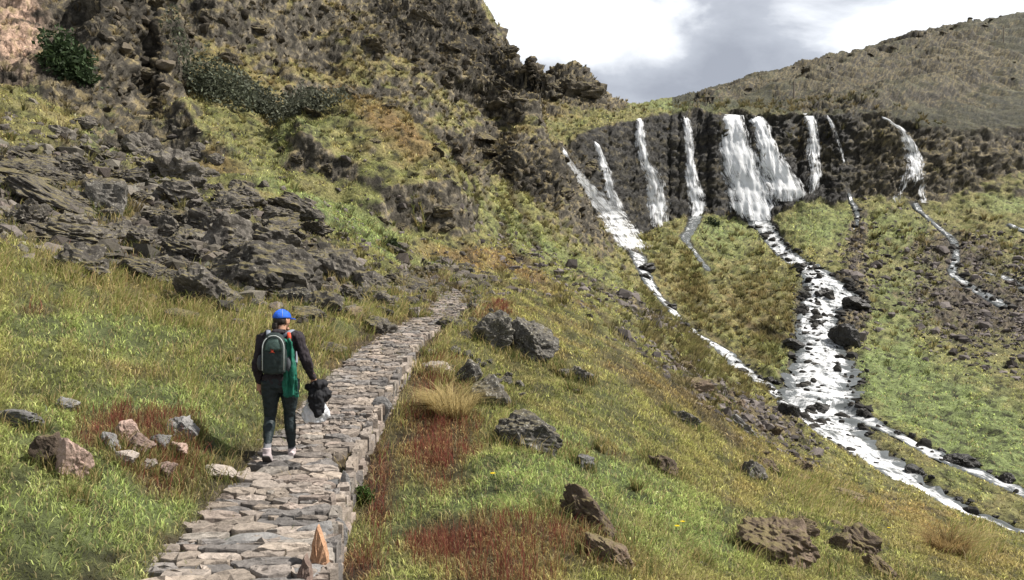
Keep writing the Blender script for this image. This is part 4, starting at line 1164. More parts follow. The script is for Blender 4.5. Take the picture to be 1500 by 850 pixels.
def plate(outline, thick, mat, lab, Yd, seed):
    """a flat stone set on edge; outline in frame pixels at the distance Yd"""
    k = Yd / F
    base = np.array(outline, float); fine_ = []
    r = np.random.default_rng(seed)
    for i in range(len(base)):
        p0, p1 = base[i], base[(i + 1) % len(base)]
        nd = max(2, int(np.hypot(*(p1 - p0)) / 7))
        for u in np.arange(nd) / nd: fine_.append(p0 + (p1 - p0) * u + r.normal(0, .8, 2))
    o2 = np.array(fine_); c_ = o2.mean(0); n = len(o2)
    V, Fc = [], []
    for sh, dy in ((.55, -.5), (.93, -.46), (1.0, -.2), (1.0, .2), (.93, .46), (.55, .5)):
        q = c_ + (o2 - c_) * sh
        y = dy * thick + r.normal(0, .006, n)
        V.append(np.column_stack([(q[:, 0] - 750) * k, Yd + y, (425 - q[:, 1]) * k]))
    V = np.vstack(V + [[[(c_[0] - 750) * k, Yd - .5 * thick, (425 - c_[1]) * k], [(c_[0] - 750) * k, Yd + .5 * thick, (425 - c_[1]) * k]]])
    for a_ in range(5):
        for i in range(n): Fc.append([a_*n+i, a_*n+(i+1) % n, (a_+1)*n+(i+1) % n, (a_+1)*n+i])
    for i in range(n): Fc.append([i, 6*n, (i+1) % n]); Fc.append([5*n+i, 5*n+(i+1) % n, 6*n+1])
    me = bpy.data.meshes.new('kerb_stone'); piv = V.mean(0); me.from_pydata((V - piv).tolist(), [], Fc); me.update()
    o = link('kerb_stone', me, mat, label=lab, category='kerb stone'); o.location = piv
plate([(466,768),(474,788),(481,812),(485,872),(449,874),(452,828),(459,794)], .09, M_ORANGE, 'pointed orange upright stone at the corner of the path edge', 5.75, 1)
plate([(448,812),(456,834),(457,880),(434,880),(437,838)], .09, M_PINK, 'short pinkish upright stone in front of the pointed orange one', 5.45, 2)
for px, py, w, h, mat, lab, sd_ in [(372,812,120,42,M_SLATE,'large smooth slab lying across the near path',21),(455,792,70,52,M_SLATE,'rounded grey block beside the large slab on the near path',22),
        (336,836,44,40,M_PALE,'rounded cobble sitting between slabs at the near path',23),(408,856,140,40,M_SLATE,'wide flat slab at the very bottom of the path',24),(452,722,110,22,M_SLATE,'long bluish slab crossing the path below the walker',25)]:
    place_rock(rock_mesh(600 + sd_, 4, planes=9, rough=.05), px, py, w, h, mat, lab, name='paving_slab', cat='slab', depth=.7, sink=.45, rot=random.uniform(-25, 25), tilt=-4)

# ------------------------------------------------------------------ moving water
def water_material(name, cut, soft, scale_t, dark, alpha):
    m, nt, b = material(name)
    L = nt.links.new
    uv = N(nt, 'ShaderNodeAttribute', attribute_name='flow')
    sep = N(nt, 'ShaderNodeSeparateColor'); L(uv.outputs['Color'], sep.inputs[0])
    comb = N(nt, 'ShaderNodeCombineXYZ'); comb2 = N(nt, 'ShaderNodeCombineXYZ')
    def mul(o, k):
        q = N(nt, 'ShaderNodeMath', operation='MULTIPLY'); L(o, q.inputs[0]); q.inputs[1].default_value = k; return q.outputs[0]
    L(mul(sep.outputs[0], scale_t[0]), comb.inputs[0]); L(mul(sep.outputs[1], scale_t[1]), comb.inputs[1]); L(mul(sep.outputs[2], 17.0), comb.inputs[2])
    n1 = N(nt, 'ShaderNodeTexNoise', i_Scale=1.0, i_Detail=6.0, i_Roughness=0.68); n1.inputs['Distortion'].default_value = .5
    L(comb.outputs[0], n1.inputs['Vector'])
    # broad tongues and thin places over the fine strands
    L(mul(sep.outputs[0], scale_t[0] * .22), comb2.inputs[0]); L(mul(sep.outputs[1], scale_t[1] * 1.7), comb2.inputs[1]); L(mul(sep.outputs[2], 31.0), comb2.inputs[2])
    n2 = N(nt, 'ShaderNodeTexNoise', i_Scale=1.0, i_Detail=5.0, i_Roughness=0.62); n2.inputs['Distortion'].default_value = .3
    L(comb2.outputs[0], n2.inputs['Vector'])
    blend = N(nt, 'ShaderNodeMath', operation='MULTIPLY_ADD'); L(mul(n1.outputs['Fac'], .5), blend.inputs[2]); L(n2.outputs['Fac'], blend.inputs[0]); blend.inputs[1].default_value = .5
    ed = N(nt, 'ShaderNodeAttribute', attribute_name='edge')
    add = N(nt, 'ShaderNodeMath', operation='ADD'); L(blend.outputs[0], add.inputs[0]); L(ed.outputs['Fac'], add.inputs[1])
    mr = N(nt, 'ShaderNodeMapRange', i_1=cut, i_2=cut + soft, i_3=0, i_4=1); L(add.outputs[0], mr.inputs[0])
    b.inputs['Base Color'].default_value = (.88, .89, .90, 1)
    b.inputs['Roughness'].default_value = .6
    tl = N(nt, 'ShaderNodeBsdfTranslucent'); tl.inputs['Color'].default_value = (.8, .82, .85, 1)
    ms0 = N(nt, 'ShaderNodeMixShader'); ms0.inputs[0].default_value = .35
    L(b.outputs[0], ms0.inputs[1]); L(tl.outputs[0], ms0.inputs[2])
    if alpha:
        tr = N(nt, 'ShaderNodeBsdfTransparent')
    else:
        tr = N(nt, 'ShaderNodeBsdfPrincipled'); tr.inputs['Base Color'].default_value = (*dark, 1); tr.inputs['Roughness'].default_value = .12
    bp = N(nt, 'ShaderNodeBump', i_Strength=.6, i_Distance=.06)
    L(n1.outputs['Fac'], bp.inputs['Height']); L(bp.outputs[0], b.inputs['Normal'])
    if not alpha: L(bp.outputs[0], tr.inputs['Normal'])
    ms = N(nt, 'ShaderNodeMixShader')
    L(mr.outputs[0], ms.inputs[0]); L(tr.outputs[0], ms.inputs[1]); L(ms0.outputs[0], ms.inputs[2])
    L(ms.outputs[0], nt.nodes['Material Output'].inputs['Surface'])
    return m
M_FALL = water_material('falling_water', .47, .12, (6.0, .42), None, True)
M_STREAM = water_material('stream_water', .525, .11, (3.0, 1.1), (.10, .108, .108), False)
ZB = Z      # the carved, unbroken land
for k, S in STREAMS.items():
    Sd = catmull(S, 5)
    seg = np.concatenate([[0], np.cumsum(np.linalg.norm(np.diff(Sd[:, :3], axis=0), axis=1))])
    n = int(max(40, min(520, seg[-1] / 0.22)))
    q = np.linspace(0, seg[-1], n)
    P = np.column_stack([np.interp(q, seg, Sd[:, i]) for i in range(4)])
    tg = np.gradient(P[:, :2], axis=0); tg /= np.linalg.norm(tg, axis=1)[:, None] + 1e-9
    nx = np.column_stack([tg[:, 1], -tg[:, 0]])
    m_ = 27
    cs = np.linspace(-1.12, 1.12, m_)
    wob = 1 + 0.28 * gnoise(q * .45, q * 0 + 3, q * 0)[:, None] * np.sign(cs)[None] + .22 * gnoise(q * 1.3, q * 0 + 8, q * 0)[:, None]
    XY = P[:, None, :2] + nx[:, None, :] * (cs[None, :, None] * P[:, 3][:, None, None] * wob[..., None])
    zb = land_z(XY[..., 0].ravel(), XY[..., 1].ravel(), ZB).reshape(n, m_)
    zc = land_z(P[:, 0], P[:, 1], ZB)
    zz = np.minimum(zb, zc[:, None] + 0.35 * CARVE[k] + .25) + 0.20 + 0.36 * CARVE[k]
    st = 0.5 * P[:, 3].mean() ** .5
    zz = zz + .22 * np.minimum(1, st) * (ridged(q * .55, q * 0 + 31, q * 0, 2) - .6)[:, None] + 0.16 * fbm(XY[..., 0] / 0.9, XY[..., 1] / .9, XY[..., 0] * 0, 3) * np.minimum(1, st) - 0.15 * np.abs(cs)[None] ** 4
    V = np.concatenate([XY, zz[..., None]], -1)
    id_ = np.arange(n * m_).reshape(n, m_)
    qd = np.stack([id_[:-1, :-1], id_[:-1, 1:], id_[1:, 1:], id_[1:, :-1]], -1).reshape(-1, 4)
    flow = np.stack([cs[None] * P[:, 3][:, None], np.repeat(q[:, None], m_, 1), np.full((n, m_), .1)], -1)
    thin = 0.0 if k in ('main',) else (-.02 if k in ('left', 'right') else -.10)
    edge = np.repeat((0.115 - .20 * np.abs(cs) ** 4)[None], n, 0) + thin
    edge = edge + .07 * gnoise(q * .55, q * 0 + 21, q * 0)[:, None] + .10 * fbm(XY[..., 0] * .8, XY[..., 1] * .8, XY[..., 0] * 0 + 4, 2)
    me = new_mesh('stream', V.reshape(-1, 3), qd, 4, {'flow': flow.reshape(-1, 3), 'edge': edge.ravel()})
    link('stream', me, M_STREAM, kind='structure')
wst = (SD < 1.05) * (PX > 1118) * (RG < 120) * (SDM > -9)
pts, nn, a, b = sample(620, wst / np.maximum(RG, 20))
sz = np.clip(rng.exponential(.11, len(pts)) + .08, .08, .6) * np.interp(RG[a, b], [30, 60, 110], [.7, 1.0, 1.3])
pts[:, 2] += .30
merged_rocks('stream_stones', pts, nn, sz, np.array([.026, .024, .021])[None] * rng.uniform(.5, 2.2, (len(pts), 1)), M_STONES, sub=2, kind='stuff')
FALLS = [
 ('long slanting white waterfall sliding down the left end of the cliff', [(821,214,4),(830,236,10),(850,266,17),(880,300,25),(906,334,31),(928,372,30)]),
 ('narrow waterfall joining the slanting slide, second from the left', [(868,203,2.5),(878,226,8),(886,255,11),(893,285,14),(908,316,14)]),
 ('stepped waterfall that widens at its foot left of the cliff centre', [(937,173,6),(938,200,9),(942,233,11),(954,262,18),(960,298,21),(964,334,17)]),
 ('thin straight waterfall over the dark cliff left of the widest fall', [(1002,167,4),(1008,200,9),(1010,238,8),(1013,268,13),(1020,298,17),(1020,320,10)]),
 ('widest and brightest waterfall in the middle of the cliff', [(1070,168,20),(1074,200,23),(1082,240,30),(1096,280,37),(1110,324,34)]),
 ('slanting waterfall leaning against the widest one on its right side', [(1108,170,11),(1119,205,16),(1134,245,22),(1150,276,30),(1152,296,32)]),
 ('slender waterfall standing alone to the right of the twin falls', [(1183,166,9),(1190,195,12),(1190,225,12),(1193,255,11),(1190,287,9)]),
 ('faint short waterfall that fades halfway down the dark cliff', [(1212,169,3),(1221,195,6),(1230,225,7),(1234,258,6)]),
 ('rightmost waterfall, fanning out over a round dark rock', [(1291,169,3),(1306,182,4),(1322,195,8),(1336,225,14),(1338,255,18),(1332,280,26),(1332,298,27)]),
]
for fi, (lab, pts_) in enumerate(FALLS):
    Q = catmull(np.array(pts_, float), 10)
    Yd = np.array([np.percentile([at(a[0] + o_ * a[2], a[1])[0][1] for o_ in (-.9, -.5, 0, .5, .9)], 25) for a in Q])
    Yd = np.minimum(np.convolve(np.pad(Yd, 2, 'edge'), np.ones(5) / 5, 'valid'), Yd + .25)
    W = np.column_stack([(Q[:, 0] - 750) / F * Yd, Yd, (425 - Q[:, 1]) / F * Yd, Q[:, 2]])
    seg = np.concatenate([[0], np.cumsum(np.linalg.norm(np.diff(W[:, :3], axis=0), axis=1))])
    n = int(np.clip(seg[-1] / .18, 40, 160)); q = np.linspace(0, seg[-1], n)
    P = np.column_stack([np.interp(q, seg, W[:, i]) for i in range(4)])
    m_ = 33; cs = np.linspace(-1, 1, m_)
    hw = P[:, 3] / F * P[:, 1]
    vs, qs, fl, ed = [], [], [], []; off = 0
    for layer in range(2):
        wig = 1 + .22 * gnoise(q * .35 + fi * 9, q * 0 + layer * 4, q * 0)
        lat = (cs[None] * (hw * wig * (1.0, 1.3)[layer])[:, None])
        drift = .16 * gnoise(q * .3 + 5 * fi, q * 0 + 2, q * 0)[:, None] * hw[:, None]
        x = P[:, 0][:, None] + lat + drift
        y = P[:, 1][:, None] - (0.60 - .25 * layer) + 0 * lat
        z = P[:, 2][:, None] + 0.05 + 0 * lat
        bul = .30 * fbm(x * 1.1, z * .35 + layer * 7, y * 0, 2)
        y = y + .35 * cs[None] ** 2 - bul
        y = np.where(q[:, None] < 1.2, y + .9 * (1 - q[:, None] / 1.2), y)
        vs.append(np.stack([x, y, z], -1).reshape(-1, 3))
        id_ = np.arange(n * m_).reshape(n, m_) + off; off += n * m_
        qs.append(np.stack([id_[:-1, :-1], id_[:-1, 1:], id_[1:, 1:], id_[1:, :-1]], -1).reshape(-1, 4))
        fl.append(np.stack([lat, np.repeat(q[:, None], m_, 1), np.full((n, m_), .11 * fi + .37 * layer)], -1).reshape(-1, 3))
        e_ = np.repeat((0.07 - .22 * np.abs(cs) ** 2.2)[None], n, 0) - (0, .06)[layer] + .06 * gnoise(q * .7 + 3 * layer, q * 0 + fi, q * 0)[:, None]
        if fi == 7: e_ = e_ - .05 - .14 * (q / q[-1])[:, None] ** 2
        if fi == 8: e_ = e_ - .22 * sstep(.68, .9, q / q[-1])[:, None] * (1 - sstep(.25, .6, np.abs(cs)))[None]
        e_ = e_ + .06 * (fi in (4, 5)) + .10 * (1 - sstep(0, 2.5, q))[:, None] * (1 - np.abs(cs))[None]
        if fi not in (7, 8): e_ = e_ - .16 * sstep(q[-1] - 1.6, q[-1], q)[:, None] * (.6 + .8 * np.abs(gnoise(lat * 1.3, lat * 0 + 9, lat * 0)))
        ed.append(e_.ravel())
    me = new_mesh('waterfall', np.concatenate(vs), np.concatenate(qs), 4, {'flow': np.concatenate(fl), 'edge': np.concatenate(ed)})
    link('waterfall', me, M_FALL, label=lab, category='waterfall', group='waterfalls over the dark cliff')
# ------------------------------------------------------------------ grass, blade by blade
def blades(name, p, nrm, h, w, lean_dir, lean, colr, mat, tipc=1.25, **props):
    n = len(p)
    a = rng.uniform(0, 2 * np.pi, n)
    sx = np.stack([np.cos(a), np.sin(a), np.zeros(n)], 1)
    up = np.array([0, 0, 1.0])[None] + 0.25 * nrm
    up /= np.linalg.norm(up, axis=1)[:, None]
    ld = np.stack([np.cos(lean_dir), np.sin(lean_dir), np.zeros(n)], 1)
    mid_ = p + up * (h * .55)[:, None] + ld * (lean * h * .30)[:, None]
    tip = p + up * (h * (1 - .35 * np.minimum(lean, 1.6) ** 2 * .5))[:, None] + ld * (lean * h)[:, None]
    w2 = (w / 2)[:, None]
    b0 = p - up * (h * .08)[:, None]
    V = np.stack([b0 - sx * w2, b0 + sx * w2, mid_ - sx * w2 * .75, mid_ + sx * w2 * .75, tip], 1).reshape(-1, 3)
    o = (np.arange(n) * 5)[:, None, None]
    Fc = (np.array([[0, 1, 3], [0, 3, 2], [2, 3, 4]])[None] + o).reshape(-1, 3)
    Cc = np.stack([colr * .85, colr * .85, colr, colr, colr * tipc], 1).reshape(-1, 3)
    me = new_mesh(name, V, Fc, 3, {'cover': np.clip(Cc, 0, .9)})
    return link(name, me, mat, kind='stuff', **props)
def dens_r(xs, ys): return np.exp(np.interp(np.log(RG), np.log(xs), np.log(ys)))
PDN = np.abs(PD) + .22 * nS * (PD < 0)
turf = (1 - rockm) * np.maximum(sstep(0.42, 0.75, PDN), .05) * (SDM > .05)
redw = np.clip(RED + 0.3 * n4 - .1, 0, 1)
# short turf
w_ = turf * dens_r([3, 6, 10, 20, 40, 130], [2300, 1900, 800, 150, 20, 1.2]) * (RG < 130) * (0.35 + 0.65 * sstep(-.5, .3, nS + n4))
NB = int(min(680000, (w_ * area * inview).sum()))
p, nn, a, b = sample(NB, w_)
R_ = RG[a, b]
h = np.interp(R_, [3, 8, 20, 50, 130], [.042, .055, .085, .13, .22]) * rng.uniform(.5, 1.5, NB)
wd = np.interp(R_, [3, 8, 20, 50, 130], [.006, .010, .024, .06, .16]) * rng.uniform(.7, 1.3, NB)
cc = col_b[a, b] * np.exp(rng.normal(.54, .46, (NB, 1))) * np.array([1.12, 1.12, 1.0])
dryb = rng.random(NB) < .20
cc[dryb] = np.array([.42, .35, .18]) * rng.uniform(.6, 1.2, (dryb.sum(), 1))
blades('grass', p, nn, h, wd, rng.uniform(0, 6.28, NB), rng.uniform(.3, 1.8, NB), cc, M_BLADE)
print('turf', NB)
# long straw-coloured grass
DRY = np.clip(patch([(230,450,190,36,16,1.0),(420,500,120,50,-10,.8),(90,420,120,30,14,.8),(540,470,80,26,-25,1.0),(660,585,44,34,30,1.6),(320,540,120,60,0,.4),(560,520,40,30,-40,.5),
    (900,800,120,60,20,.25),(1080,820,60,30,0,.3),(760,640,60,30,30,.3),(1420,800,40,24,10,.6),(1200,740,80,30,20,.3),(330,760,60,60,-30,.5),(60,560,120,40,0,.3),(250,570,120,30,0,.35)]), 0, 1.2)
w_ = (1 - .8 * rockm) * sstep(.5, .8, np.abs(PD)) * np.maximum(DRY, .5 * ((PD > .5) & (PD < 1.0) | (PD < -.5) & (PD > -.9))) * sstep(-.45, .35, n4 + nS * .5) * dens_r([3, 8, 15, 30, 60], [250, 250, 170, 60, 10]) * (RG < 60)
NB = int(min(200000, (w_ * area * inview).sum()))
p, nn, a, b = sample(NB, w_)
R_ = RG[a, b]
h = np.interp(R_, [3, 8, 20, 50], [.16, .20, .26, .36]) * rng.uniform(.5, 1.5, NB)
wd = np.interp(R_, [3, 8, 20, 50], [.005, .007, .016, .045])
cc = np.array([.52, .43, .21]) * rng.uniform(.55, 1.3, (NB, 1)) * rng.uniform(.88, 1.12, (NB, 3))
gm = rng.random(NB) < .45; cc[gm] = np.array([.26, .28, .08]) * rng.uniform(.7, 1.3, (gm.sum(), 1))
blades('dry_grass', p, nn, h, wd, rng.normal(-.6, .9, NB), rng.uniform(.3, 1.3, NB), cc, M_BLADE)
print('dry', NB)
w_ = (np.abs(PD) < .62) * sstep(-.1, .5, nS) * dens_r([3, 8, 15, 30], [110, 90, 60, 30]) * (RG < 40)
NB = int(min(12000, (w_ * area * inview).sum()))
p, nn, a, b = sample(NB, w_)
cc = np.where((rng.random(NB) < .5)[:, None], np.array([.16, .18, .06]), np.array([.30, .24, .11])) * rng.uniform(.6, 1.4, (NB, 1))
blades('joint_weeds', p, nn, np.interp(RG[a, b], [4, 30], [.10, .17]) * rng.uniform(.6, 1.4, NB), np.interp(RG[a, b], [4, 12, 30], [.006, .012, .03]), rng.uniform(0, 6.28, NB), rng.uniform(.3, 1.4, NB), cc, M_BLADE)
# red-brown sedge
w_ = (1 - .8 * rockm) * sstep(.70, .95, np.abs(PD)) * np.clip(redw - .12, 0, 1) * sstep(-.6, .3, n4 + nS * .5) * dens_r([3, 6, 10, 20, 45], [1500, 1300, 620, 160, 30]) * (RG < 45)
NB = int(min(200000, (w_ * area * inview).sum()))
p, nn, a, b = sample(NB, w_)
R_ = RG[a, b]
h = np.interp(R_, [3, 8, 20, 50], [.13, .16, .18, .25]) * rng.uniform(.4, 1.4, NB)
wd = np.interp(R_, [3, 8, 20, 50], [.004, .006, .015, .04])
cc = np.array([.20, .068, .048]) * rng.uniform(.5, 1.6, (NB, 1)) * rng.uniform(.88, 1.12, (NB, 3))
gm = rng.random(NB) < .12; cc[gm] = np.array([.28, .20, .09]) * rng.uniform(.7, 1.3, (gm.sum(), 1))
blades('red_grass', p, nn, h, wd, rng.uniform(0, 6.28, NB), rng.uniform(.05, .7, NB), cc, M_BLADE, 1.1)
print('red', NB)
# long grass grown up round the feet of the rocks
pp, hh = [], []
for px, py, w in PLACED:
    pt, _ = at(px, py)
    if pt[1] > 45: continue
    rr = w * pt[1] / F / 2
    nb_ = int(min(520, 100 + rr * 520))
    an = rng.uniform(0, 6.28, nb_); q_ = rng.uniform(.85, 1.25, nb_)
    x = pt[0] + np.cos(an) * rr * q_; y = pt[1] + rr * .42 + np.sin(an) * rr * .95 * q_
    pp.append(np.column_stack([x, y, land_z(x, y)])); hh.append(np.full(nb_, np.interp(pt[1], [5, 40], [.13, .28])) * rng.uniform(.5, 1.7, nb_))
pp = np.vstack(pp); hh = np.concatenate(hh)
cc = np.where((rng.random(len(pp)) < .45)[:, None], np.array([.34, .27, .12]), np.array([.13, .15, .045])) * rng.uniform(.6, 1.4, (len(pp), 1))
blades('fringe_grass', pp, np.zeros_like(pp) + [0, 0, 1], hh, np.interp(pp[:, 1], [5, 15, 40], [.006, .014, .04]), rng.uniform(0, 6.28, len(pp)), rng.uniform(.2, 1.1, len(pp)), cc, M_BLADE)
# one golden tuft standing by itself
for px, py, w, lab in [(662,612,70,'golden tuft of long dry grass leaning beside the red grass right of the path'),(1388,812,54,'brown tuft of dry grass low on the slope near the stream'),(640,600,40,'smaller straw coloured tuft in front of the golden one')]:
    pt, _ = at(px, py); rr = w * pt[1] / F / 2; nb_ = 900
    an = rng.uniform(0, 6.28, nb_); q_ = np.sqrt(rng.random(nb_)) * .55
    x = np.cos(an) * rr * q_; y = np.sin(an) * rr * q_
    z = land_z(pt[0] + x, pt[1] + y) - pt[2]
    cc = np.array([.50, .40, .19] if px < 1000 else [.30, .21, .09]) * rng.uniform(.55, 1.25, (nb_, 1))
    o = blades('grass_tuft', np.column_stack([x, y, z]), np.zeros((nb_, 3)) + [0, 0, 1], rr * rng.uniform(.4, 1.9, nb_), np.full(nb_, np.interp(pt[1], [8, 30], [.008, .02])), an + rng.normal(-.3, .5, nb_), .15 + q_ * 2.2 + rng.random(nb_) * .5, cc, M_BLADE)
    del o['kind']; o.location = pt; o['label'] = lab; o['category'] = 'grass tuft'
# tussocks of bunch grass over the far slopes
TUS = np.clip(patch([(1060,450,110,90,20,1.0),(960,400,50,50,20,.8),(1150,480,40,60,0,.5),(560,250,150,60,24,1.3),(450,200,80,30,10,.7),(1040,540,80,40,35,.8),(700,300,120,40,20,.5),(450,90,300,120,10,1.0),(140,80,130,110,0,.8),(690,120,110,70,10,.8),(850,130,60,40,0,.6),(820,290,120,70,40,.5),(560,260,150,60,24,.8),
    (100,250,160,60,20,.4),(240,100,120,80,20,.8),(330,200,120,60,20,.5),(600,80,180,90,10,.5),(1300,330,60,40,0,.4),(1420,370,120,50,10,.5),(760,260,120,60,20,.6),(860,440,160,40,30,.35),(560,400,140,60,20,.35),(1250,170,300,60,0,.3),(1330,440,80,90,0,.3)]), 0, 1.3)
w_ = TUS * (1 - .8 * np.clip(dcr, 0, 1)) * (SDM > .7) * (1 - np.where(PX < 930, .15, .55) * rockm) * dens_r([20, 40, 80, 140], [.6, .7, .6, .25]) * (RG > 22) * (RG < 150)
NT = int(min(30000, (w_ * area * inview).sum()))
p, nn, a, b = sample(NT, w_)
kb = 18
R_ = np.repeat(RG[a, b], kb)
sz = np.repeat(rng.uniform(.35, 1.0, NT), kb) * np.interp(R_, [20, 60, 140], [.55, .8, 1.25]) * np.repeat(np.where((PX[a, b] < 930) & (RG[a, b] > 40), .62, 1.0), kb)
pp = np.repeat(p, kb, 0); n2 = np.repeat(nn, kb, 0)
ang = rng.uniform(0, 6.28, NT * kb); rad = np.sqrt(rng.random(NT * kb)) * sz * .28
pp = pp + np.stack([np.cos(ang) * rad, np.sin(ang) * rad, 0 * rad], 1)
hillb = ((PX[a, b] < 930) & (RG[a, b] > 40))[:, None]
base_t0 = col_b[a, b] * 1.25
base_t = np.where(hillb, np.array([.92, .86, .80]), 1.0) * np.where((rng.random(NT) < .45)[:, None], np.array([.105, .10, .036]), np.array([.20, .155, .07])) * rng.uniform(.6, 1.4, (NT, 1))
base_t = np.where(hillb, .75 * base_t0 + .25 * base_t, .45 * base_t0 + .55 * base_t)
cc = np.repeat(base_t, kb, 0) * rng.uniform(.7, 1.35, (NT * kb, 1))
blades('tussock_grass', pp, n2, sz * rng.uniform(.5, 1, NT * kb), np.interp(R_, [20, 60, 140], [.03, .06, .13]), ang, rng.uniform(.3, 1.2, NT * kb), cc, M_BLADE, 1.3)
print('tussock', NT)
# shrubs: leafy thickets under the crags
M_LEAF = attr_material('shrub_leaves', .7, 0, .25)
def shrub(px, py, w, h, leaf, tint, label, n=2600):
    pt, _ = at(px, py)
    k = pt[1] / F
    rw, rh = w * k / 2, h * k
    r = np.random.default_rng(int(px * 7 + py))
    c = r.normal(size=(n, 3)); c /= np.linalg.norm(c, axis=1)[:, None]
    c *= (r.random((n, 1)) ** .45)
    lump = 1 + .55 * fbm(c[:, 0] * 2.2 + px, c[:, 1] * 2.2, c[:, 2] * 2.2, 3)
    c = c * lump[:, None] * np.array([rw, rw * .6, rh * .55])
    c[:, 2] = np.abs(c[:, 2] + rh * .3)
    x = pt[0] + c[:, 0]; y = pt[1] + rw * .5 + c[:, 1]
    gz = land_z(x, y)
    q = np.column_stack([x, y, np.maximum(pt[2], gz - .2) * .35 + .65 * gz + c[:, 2]])
    u = r.normal(size=(n, 3)); u /= np.linalg.norm(u, axis=1)[:, None]
    v = np.cross(u, r.normal(size=(n, 3))); v /= np.linalg.norm(v, axis=1)[:, None]
    s_ = leaf * r.uniform(.5, 1.3, (n, 1))
    V = np.stack([q - u * s_, q + v * s_ * .5, q + u * s_, q - v * s_ * .5], 1).reshape(-1, 3)
    Fc = np.arange(n * 4).reshape(n, 4)
    cc = np.repeat(np.array(tint) * r.uniform(.5, 1.6, (n, 1)), 4, 0)
    root = bpy.data.objects.new('shrub', None); COL.objects.link(root); root.location = pt
    root['label'] = label; root['category'] = 'shrub'
    f_ = link('foliage', new_mesh('foliage', V - pt, Fc, 4, {'cover': cc}, smooth=False), M_LEAF, root)
    st = Soup()
    for i in range(7):
        e_ = np.array([r.uniform(-.6, .6) * rw, rw * .5 + r.uniform(-.2, .2) * rw, rh * .6]); a0 = r.uniform(0, 6.28)
        b0 = np.array([e_[0] * .3, rw * .5, land_z(pt[0] + e_[0] * .3, pt[1] + rw * .5)[0] - pt[2]])
        e_[2] += b0[2]
        ring = [(math.cos(t) * .03, math.sin(t) * .03, 0) for t in (0, 2.1, 4.2)]
        st.add([b0 + np.array(g) for g in ring] + [e_], [[0, 1, 3], [1, 2, 3], [2, 0, 3]], (.06, .045, .03))
    st.build('stem', M_STONES, root)
shrub(88,118,84,62,.16,(.035,.055,.022),'dark green bush growing under the pale rock face',2600)
shrub(300,150,130,70,.15,(.085,.095,.062),'grey green thicket at the foot of the crag, beside the green gully',3000)
shrub(375,168,140,50,.15,(.088,.095,.066),'middle part of the grey green thicket below the hillside',3000)
shrub(445,168,110,36,.14,(.09,.095,.066),'low grey green bush at the end of the thicket near the knoll',2000)
shrub(576,372,30,22,.09,(.03,.042,.018),'small dark green bush on the green slope below the knoll',900)
shrub(1047,335,24,14,.14,(.02,.035,.014),'little dark bush on the green spur under the falls',500)
shrub(530,744,34,36,.02,(.05,.085,.02),'small leafy green plant at the foot of the path wall',900)
# yellow flowers
M_YEL = attr_material('petals', .6, 0, .3)
for i, (px, py, lab) in enumerate([(992,788,'bright yellow flower in the green grass left of the brown outcrop'),(722,712,'tiny yellow flower beside the red grass'),(1000,782,'yellow flower just behind the brightest one'),(1302,784,'lone yellow flower near the bottom right slope')]):
    pt, _ = at(px, py)
    root = bpy.data.objects.new('flower', None); COL.objects.link(root); root.location = pt; root['label'] = lab; root['category'] = 'flower'
    st = Soup(); st.add([(-.003,0,0),(.003,0,0),(0,.004,0),(0,0,.13)], [[0,1,3],[1,2,3],[2,0,3]], (.08,.12,.03)); st.build('stem', M_BLADE, root)
    pe = Soup()
    for j in range(9):
        t = j / 9 * 6.28; c_, s_ = math.cos(t), math.sin(t); r_ = .034
        pe.add([(0,0,.128),(c_*r_*.6-s_*.009,s_*r_*.6+c_*.009,.137),(c_*r_,s_*r_,.135),(c_*r_*.6+s_*.009,s_*r_*.6-c_*.009,.137)], [[0,1,2,3]], (.80,.60,.02))
    pe.build('petals', M_YEL, root)
# two posts on the far hill
M_WOOD, _nt, _b = material('weathered_wood'); _b.inputs['Base Color'].default_value = (.17,.14,.11,1); _b.inputs['Roughness'].default_value = .9
def add_box(bm, c, s):
    r = bmesh.ops.create_cube(bm, size=1)
    for v in r['verts']: v.co = Vector((v.co.x * s[0] + c[0], v.co.y * s[1] + c[1], v.co.z * s[2] + c[2]))
def bm_obj(name, bm, mat, parent=None, smooth=False):
    me = bpy.data.meshes.new(name); bm.to_mesh(me); bm.free()
    for p_ in me.polygons: p_.use_smooth = smooth
    return link(name, me, mat, parent)
for px, py, hp, lab in [(1163,146,24,'thin wooden post on the far hillside above the falls'),(1470,64,24,'thin wooden post with a short crossbar high on the far right ridge')]:
    pt, _ = at(px, py); k = pt[1] / F
    root = bpy.data.objects.new('utility_pole', None); COL.objects.link(root); root.location = pt; root['label'] = lab; root['category'] = 'pole'
    bm = bmesh.new(); bmesh.ops.create_cone(bm, cap_ends=True, segments=8, radius1=.16, radius2=.11, depth=hp * k + .6, matrix=Matrix.Translation((0, 0, hp * k / 2 - .3)))
    bm_obj('pole', bm, M_WOOD, root)
    bm = bmesh.new(); add_box(bm, (0, .14, hp * k - .5), (1.3, .1, .12)); bm_obj('crossbar', bm, M_WOOD, root)
